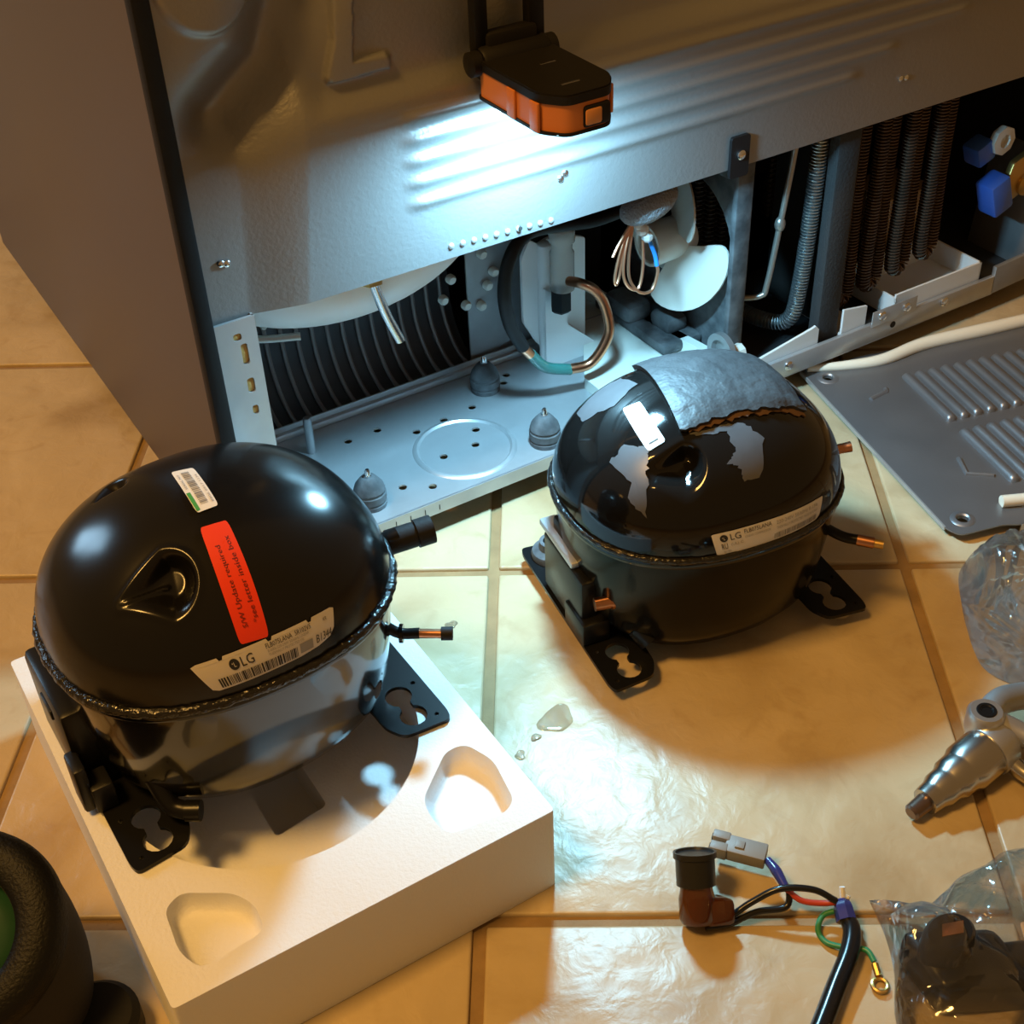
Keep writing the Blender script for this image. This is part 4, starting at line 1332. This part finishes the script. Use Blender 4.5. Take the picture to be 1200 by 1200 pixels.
for s in (-1, 1):
    part('plug_socket', 'black_void', pg, mapv(box(-.0056, -.0048, s * .004 - .0018, s * .004 + .0018, -.001, .003), lambda x, y, z: (.1415 - .140 + x * .62 + y * .78, -.3905 + .45 + x * -.78 + y * .62, .0155 + z)))
part('ring_terminal', 'brass', WH, mapv(tube([(.0044 * math.cos(a), .0044 * math.sin(a), 0) for a in np.linspace(0, 2 * PI, 17)], .0014, 8, 0, False), lambda x, y, z: (.1635 - .140 + x, -.5130 + .45 + y, .0020 + z)), tube(hw([(.1695, -.5020, .0046), (.1665, -.5085, .0030)]), .0022, 8, 0))
part('bare_end', 'white_plastic', WH, tube(hw([(.1790, -.4630, .0140), (.1815, -.4585, .0200)]), .0018, 8, 0), tube(hw([(.1800, -.4645, .012), (.1835, -.4630, .0150)]), .0014, 8, 0))
lean = Matrix.Translation((.1000 - .140, -.4225 + .45, .0078)) @ Matrix.Rotation(math.radians(-40), 4, Vector((.863, -.504, 0)))
def ln(vf):
    return [tuple(lean @ Vector(p)) for p in vf[0]], vf[1]
ab = part('amber_connector', 'amber', WH, ln(lathe([(.0098, -.002), (.0112, .001), (.0112, .013), (.0100, .018), (.0096, .026)], 26)),
          ln(mapv(box(.0, .0200, -.0090, .0080, -.004, .0130, .004), lambda x, y, z: (x * .9, -y - .002 - x * .3, z))), label='amber connector body')
part('black_cap', 'cap_black', ab, ln(lathe([(.0120, .0210), (.0120, .0370), (.0132, .0375), (.0132, .0410), (.0118, .0410), (.0114, .0396), (.0005, .0396)], 30)))

# ------------------------------------------------------------------ bagged relay
RL = thing('relay_cover', 'glossy black relay cover sealed inside the clear bag', 'electrical part', (.2010, -.5340, 0))
part('relay_body', 'relay_black', RL, mapv(box(-.024, .034, -.022, .020, .001, .030, .006, 3), lambda x, y, z: (x * .9 + y * .2, y - x * .45, z + max(0, x) * -.2)), label='black moulded body')
part('relay_hood', 'relay_black', RL, mapv(lathe([(.0170, .010), (.0175, .034), (.0165, .042), (.0140, .045)], 24), lambda a, b, c: (-.004 + a, .008 + b * .75, c)))
part('copper_tab', 'copper', RL, mapv(box(-.006, .006, -.003, .003, .0448, .0458, .0003), lambda x, y, z: (-.002 + x + y, .008 + y - x * .4, z)))
part('relay_step', 'relay_black', RL, mapv(box(.014, .054, -.020, .012, .001, .022, .006, 3), lambda x, y, z: (x * .9 + y * .2, y - x * .45, z)))
part('paper_slip', 'paper', thing('paper_slip', 'pale printed paper slip tucked behind the black relay cover', 'paper', (.2620, -.5580, 0)),
     mapv(prism(rounded([(-.020, -.016), (.026, -.016), (.026, .018), (-.020, .018)], .002), [], .0, .0008), lambda x, y, z: (x * .85 + y * .5, -x * .5 + y * .85, .012 + z + y * .2)))

def film(name, outline, height, label, material, seed, bumps=()):
    """crumpled closed bag: two film sheets welded along an irregular outline"""
    r = np.random.default_rng(seed)
    P = [Vector((p[0], p[1], 0)) for p in outline]
    P = smooth_path(P + [P[0]], 5)[:-1]
    c = sum(P, Vector()) / len(P)
    n = len(P)
    NR = 22
    v, f = [], []
    lump = r.normal(0, 1, (NR + 1, n))
    for _ in range(2):
        lump = (lump + np.roll(lump, 1, 1) + np.roll(lump, -1, 1)) / 3 + np.roll(lump, 1, 0) * .25
    rad = r.normal(0, 1, n)
    for sheet in range(2):
        for j in range(NR):
            s = 1 - j / (NR - 1) * .985
            for i, p in enumerate(P):
                q = c + (p - c) * s
                if sheet == 0:
                    z = .0006
                else:
                    e = 1 - s
                    z = height * (1 - math.exp(-e * 5)) * (1 + .12 * rad[i] * (1 - e)) + lump[j, i] * height * .06 * min(1, e * 6) + .0008
                    for bx, by, br, bh in bumps:
                        dd = ((q.x - bx) ** 2 + (q.y - by) ** 2) / (br * br)
                        z = max(z, bh * math.exp(-dd * dd * .8) + lump[j, i] * .0010)
                v.append((q.x, q.y, z))
    N = NR * n
    for sheet in range(2):
        for j in range(NR - 1):
            for i in range(n):
                i2 = (i + 1) % n
                a = (j * n + i, j * n + i2, (j + 1) * n + i2, (j + 1) * n + i)
                f.append(tuple(k + sheet * N for k in a))
        f.append(tuple(sheet * N + (NR - 1) * n + i for i in range(n)))
    for i in range(n):
        i2 = (i + 1) % n
        f.append((i, i2, N + i2, N + i))
    g_ = G()
    g_.add(v, f)
    o = g_.build(name, material, None, 60)
    tag(o, label, 'plastic bag')
    return o
film('plastic_bag', [(.2000, -.4660), (.2150, -.4900), (.2330, -.4930), (.2560, -.4850), (.2800, -.4860), (.3050, -.4880), (.350, -.520), (.34, -.60), (.26, -.63), (.19, -.60), (.150, -.560), (.155, -.535), (.1760, -.5120), (.190, -.490)], .014,
     'clear crumpled bag holding a black relay cover in the lower right corner', 'bag_film', 3, ((.188, -.520, .030, .052), (.190, -.545, .042, .036), (.235, -.53, .04, .026)))
film('plastic_bag', [(.5280, -.2720), (.500, -.2700), (.4740, -.2780), (.4460, -.3080), (.4290, -.3300), (.4170, -.3480), (.4100, -.3640), (.4130, -.3820), (.430, -.410), (.48, -.43), (.56, -.42), (.60, -.37), (.575, -.315)], .045,
     'empty clear bag puffed up on the tiles beside the steel cover', 'bag_film_soft', 5)

# ------------------------------------------------------------------ black round housing at the lower left
BK = thing('floor_lantern', 'black rounded housing with a sunken green lens at the lower left', 'lantern', (-.2790, -.2535, 0), 0)
def oval(prof, n=72):
    return lathe(prof, n, False)
tilt = Matrix.Translation((0, 0, .088)) @ Matrix.Rotation(math.radians(30), 4, Vector((.85, -.53, 0)))
def tl(vf):
    return [tuple(tilt @ Vector(p)) for p in vf[0]], vf[1]
part('rim', 'rough_black', BK, tl(oval([(.032, -.016), (.0325, .006), (.0340, .0100), (.0375, .0120), (.0450, .0120), (.0510, .0110), (.0555, .0075), (.0575, .0010), (.0575, -.006)])), smooth=70)
part('lens', 'green_lens', BK, tl(oval([(.0325, -.014), (.029, -.010), (.022, -.006), (.012, -.0035), (.0005, -.0025)])), smooth=70, label='dark green lens')
g_ = G()
prof_a, prof_b = .0570, .0520
vs_ = []
for k in range(9):
    t = k / 8
    for i_ in range(72):
        a = 2 * PI * i_ / 72
        top = tilt @ Vector((prof_a * math.cos(a), prof_a * math.sin(a), -.004))
        low = Vector((prof_b * math.cos(a), prof_b * math.sin(a), .0005))
        p_ = top.lerp(low, t)
        bl = 1 + .10 * math.sin(PI * t)
        vs_.append((p_.x * bl, p_.y * bl, p_.z))
g_.add(vs_, [(k * 72 + i_, k * 72 + (i_ + 1) % 72, (k + 1) * 72 + (i_ + 1) % 72, (k + 1) * 72 + i_) for k in range(8) for i_ in range(72)] + [tuple(8 * 72 + i_ for i_ in range(72))])
g_.build('body', 'grey_rubber', BK, 60)
part('foot', 'black_rubber', BK, mapv(lathe([(.024, .0), (.026, .003), (.026, .018), (.022, .022), (.0005, .022)], 36), lambda x, y, z: (.046 + x, -.040 + y, z)))

# ------------------------------------------------------------------ water spots
def puddle(loc, s, seed, label):
    r = random.Random(seed)
    n = 28
    ph = [r.uniform(0, 6.28) for _ in range(4)]
    rad = [s * (1 + .16 * math.sin(2 * a + ph[0]) + .12 * math.sin(3 * a + ph[1]) + .06 * math.sin(5 * a + ph[2])) for a in np.linspace(0, 2 * PI, n, endpoint=False)]
    v, f = [], []
    for k, (q_, z) in enumerate(((1, .0001), (.96, .0005), (.86, .0008), (.5, .0009), (.02, .0009))):
        v += [(rad[i] * q_ * math.cos(2 * PI * i / n), rad[i] * q_ * math.sin(2 * PI * i / n), z) for i in range(n)]
    for j in range(4):
        for i in range(n):
            i2 = (i + 1) % n
            f.append((j * n + i, j * n + i2, (j + 1) * n + i2, (j + 1) * n + i))
    f.append(tuple(4 * n + i for i in range(n)))
    f.append(tuple(range(n))[::-1])
    g_ = G()
    g_.add(v, f)
    o = g_.build('water_puddle', 'water', None, 60, loc=(loc[0], loc[1], .0))
    tag(o, label, 'puddle', 'water spots on the tiles')
puddle((.1225, -.2315), .0125, 1, 'largest water puddle on the tiles between the two compressors')
puddle((.0830, -.2460), .0040, 2, 'small water drop near the corner of the polystyrene block')
puddle((.1010, -.2380), .0035, 3, 'small water drop just left of the largest puddle')
puddle((.1090, -.1040), .0045, 4, 'water drop on the tiles in front of the base plate')
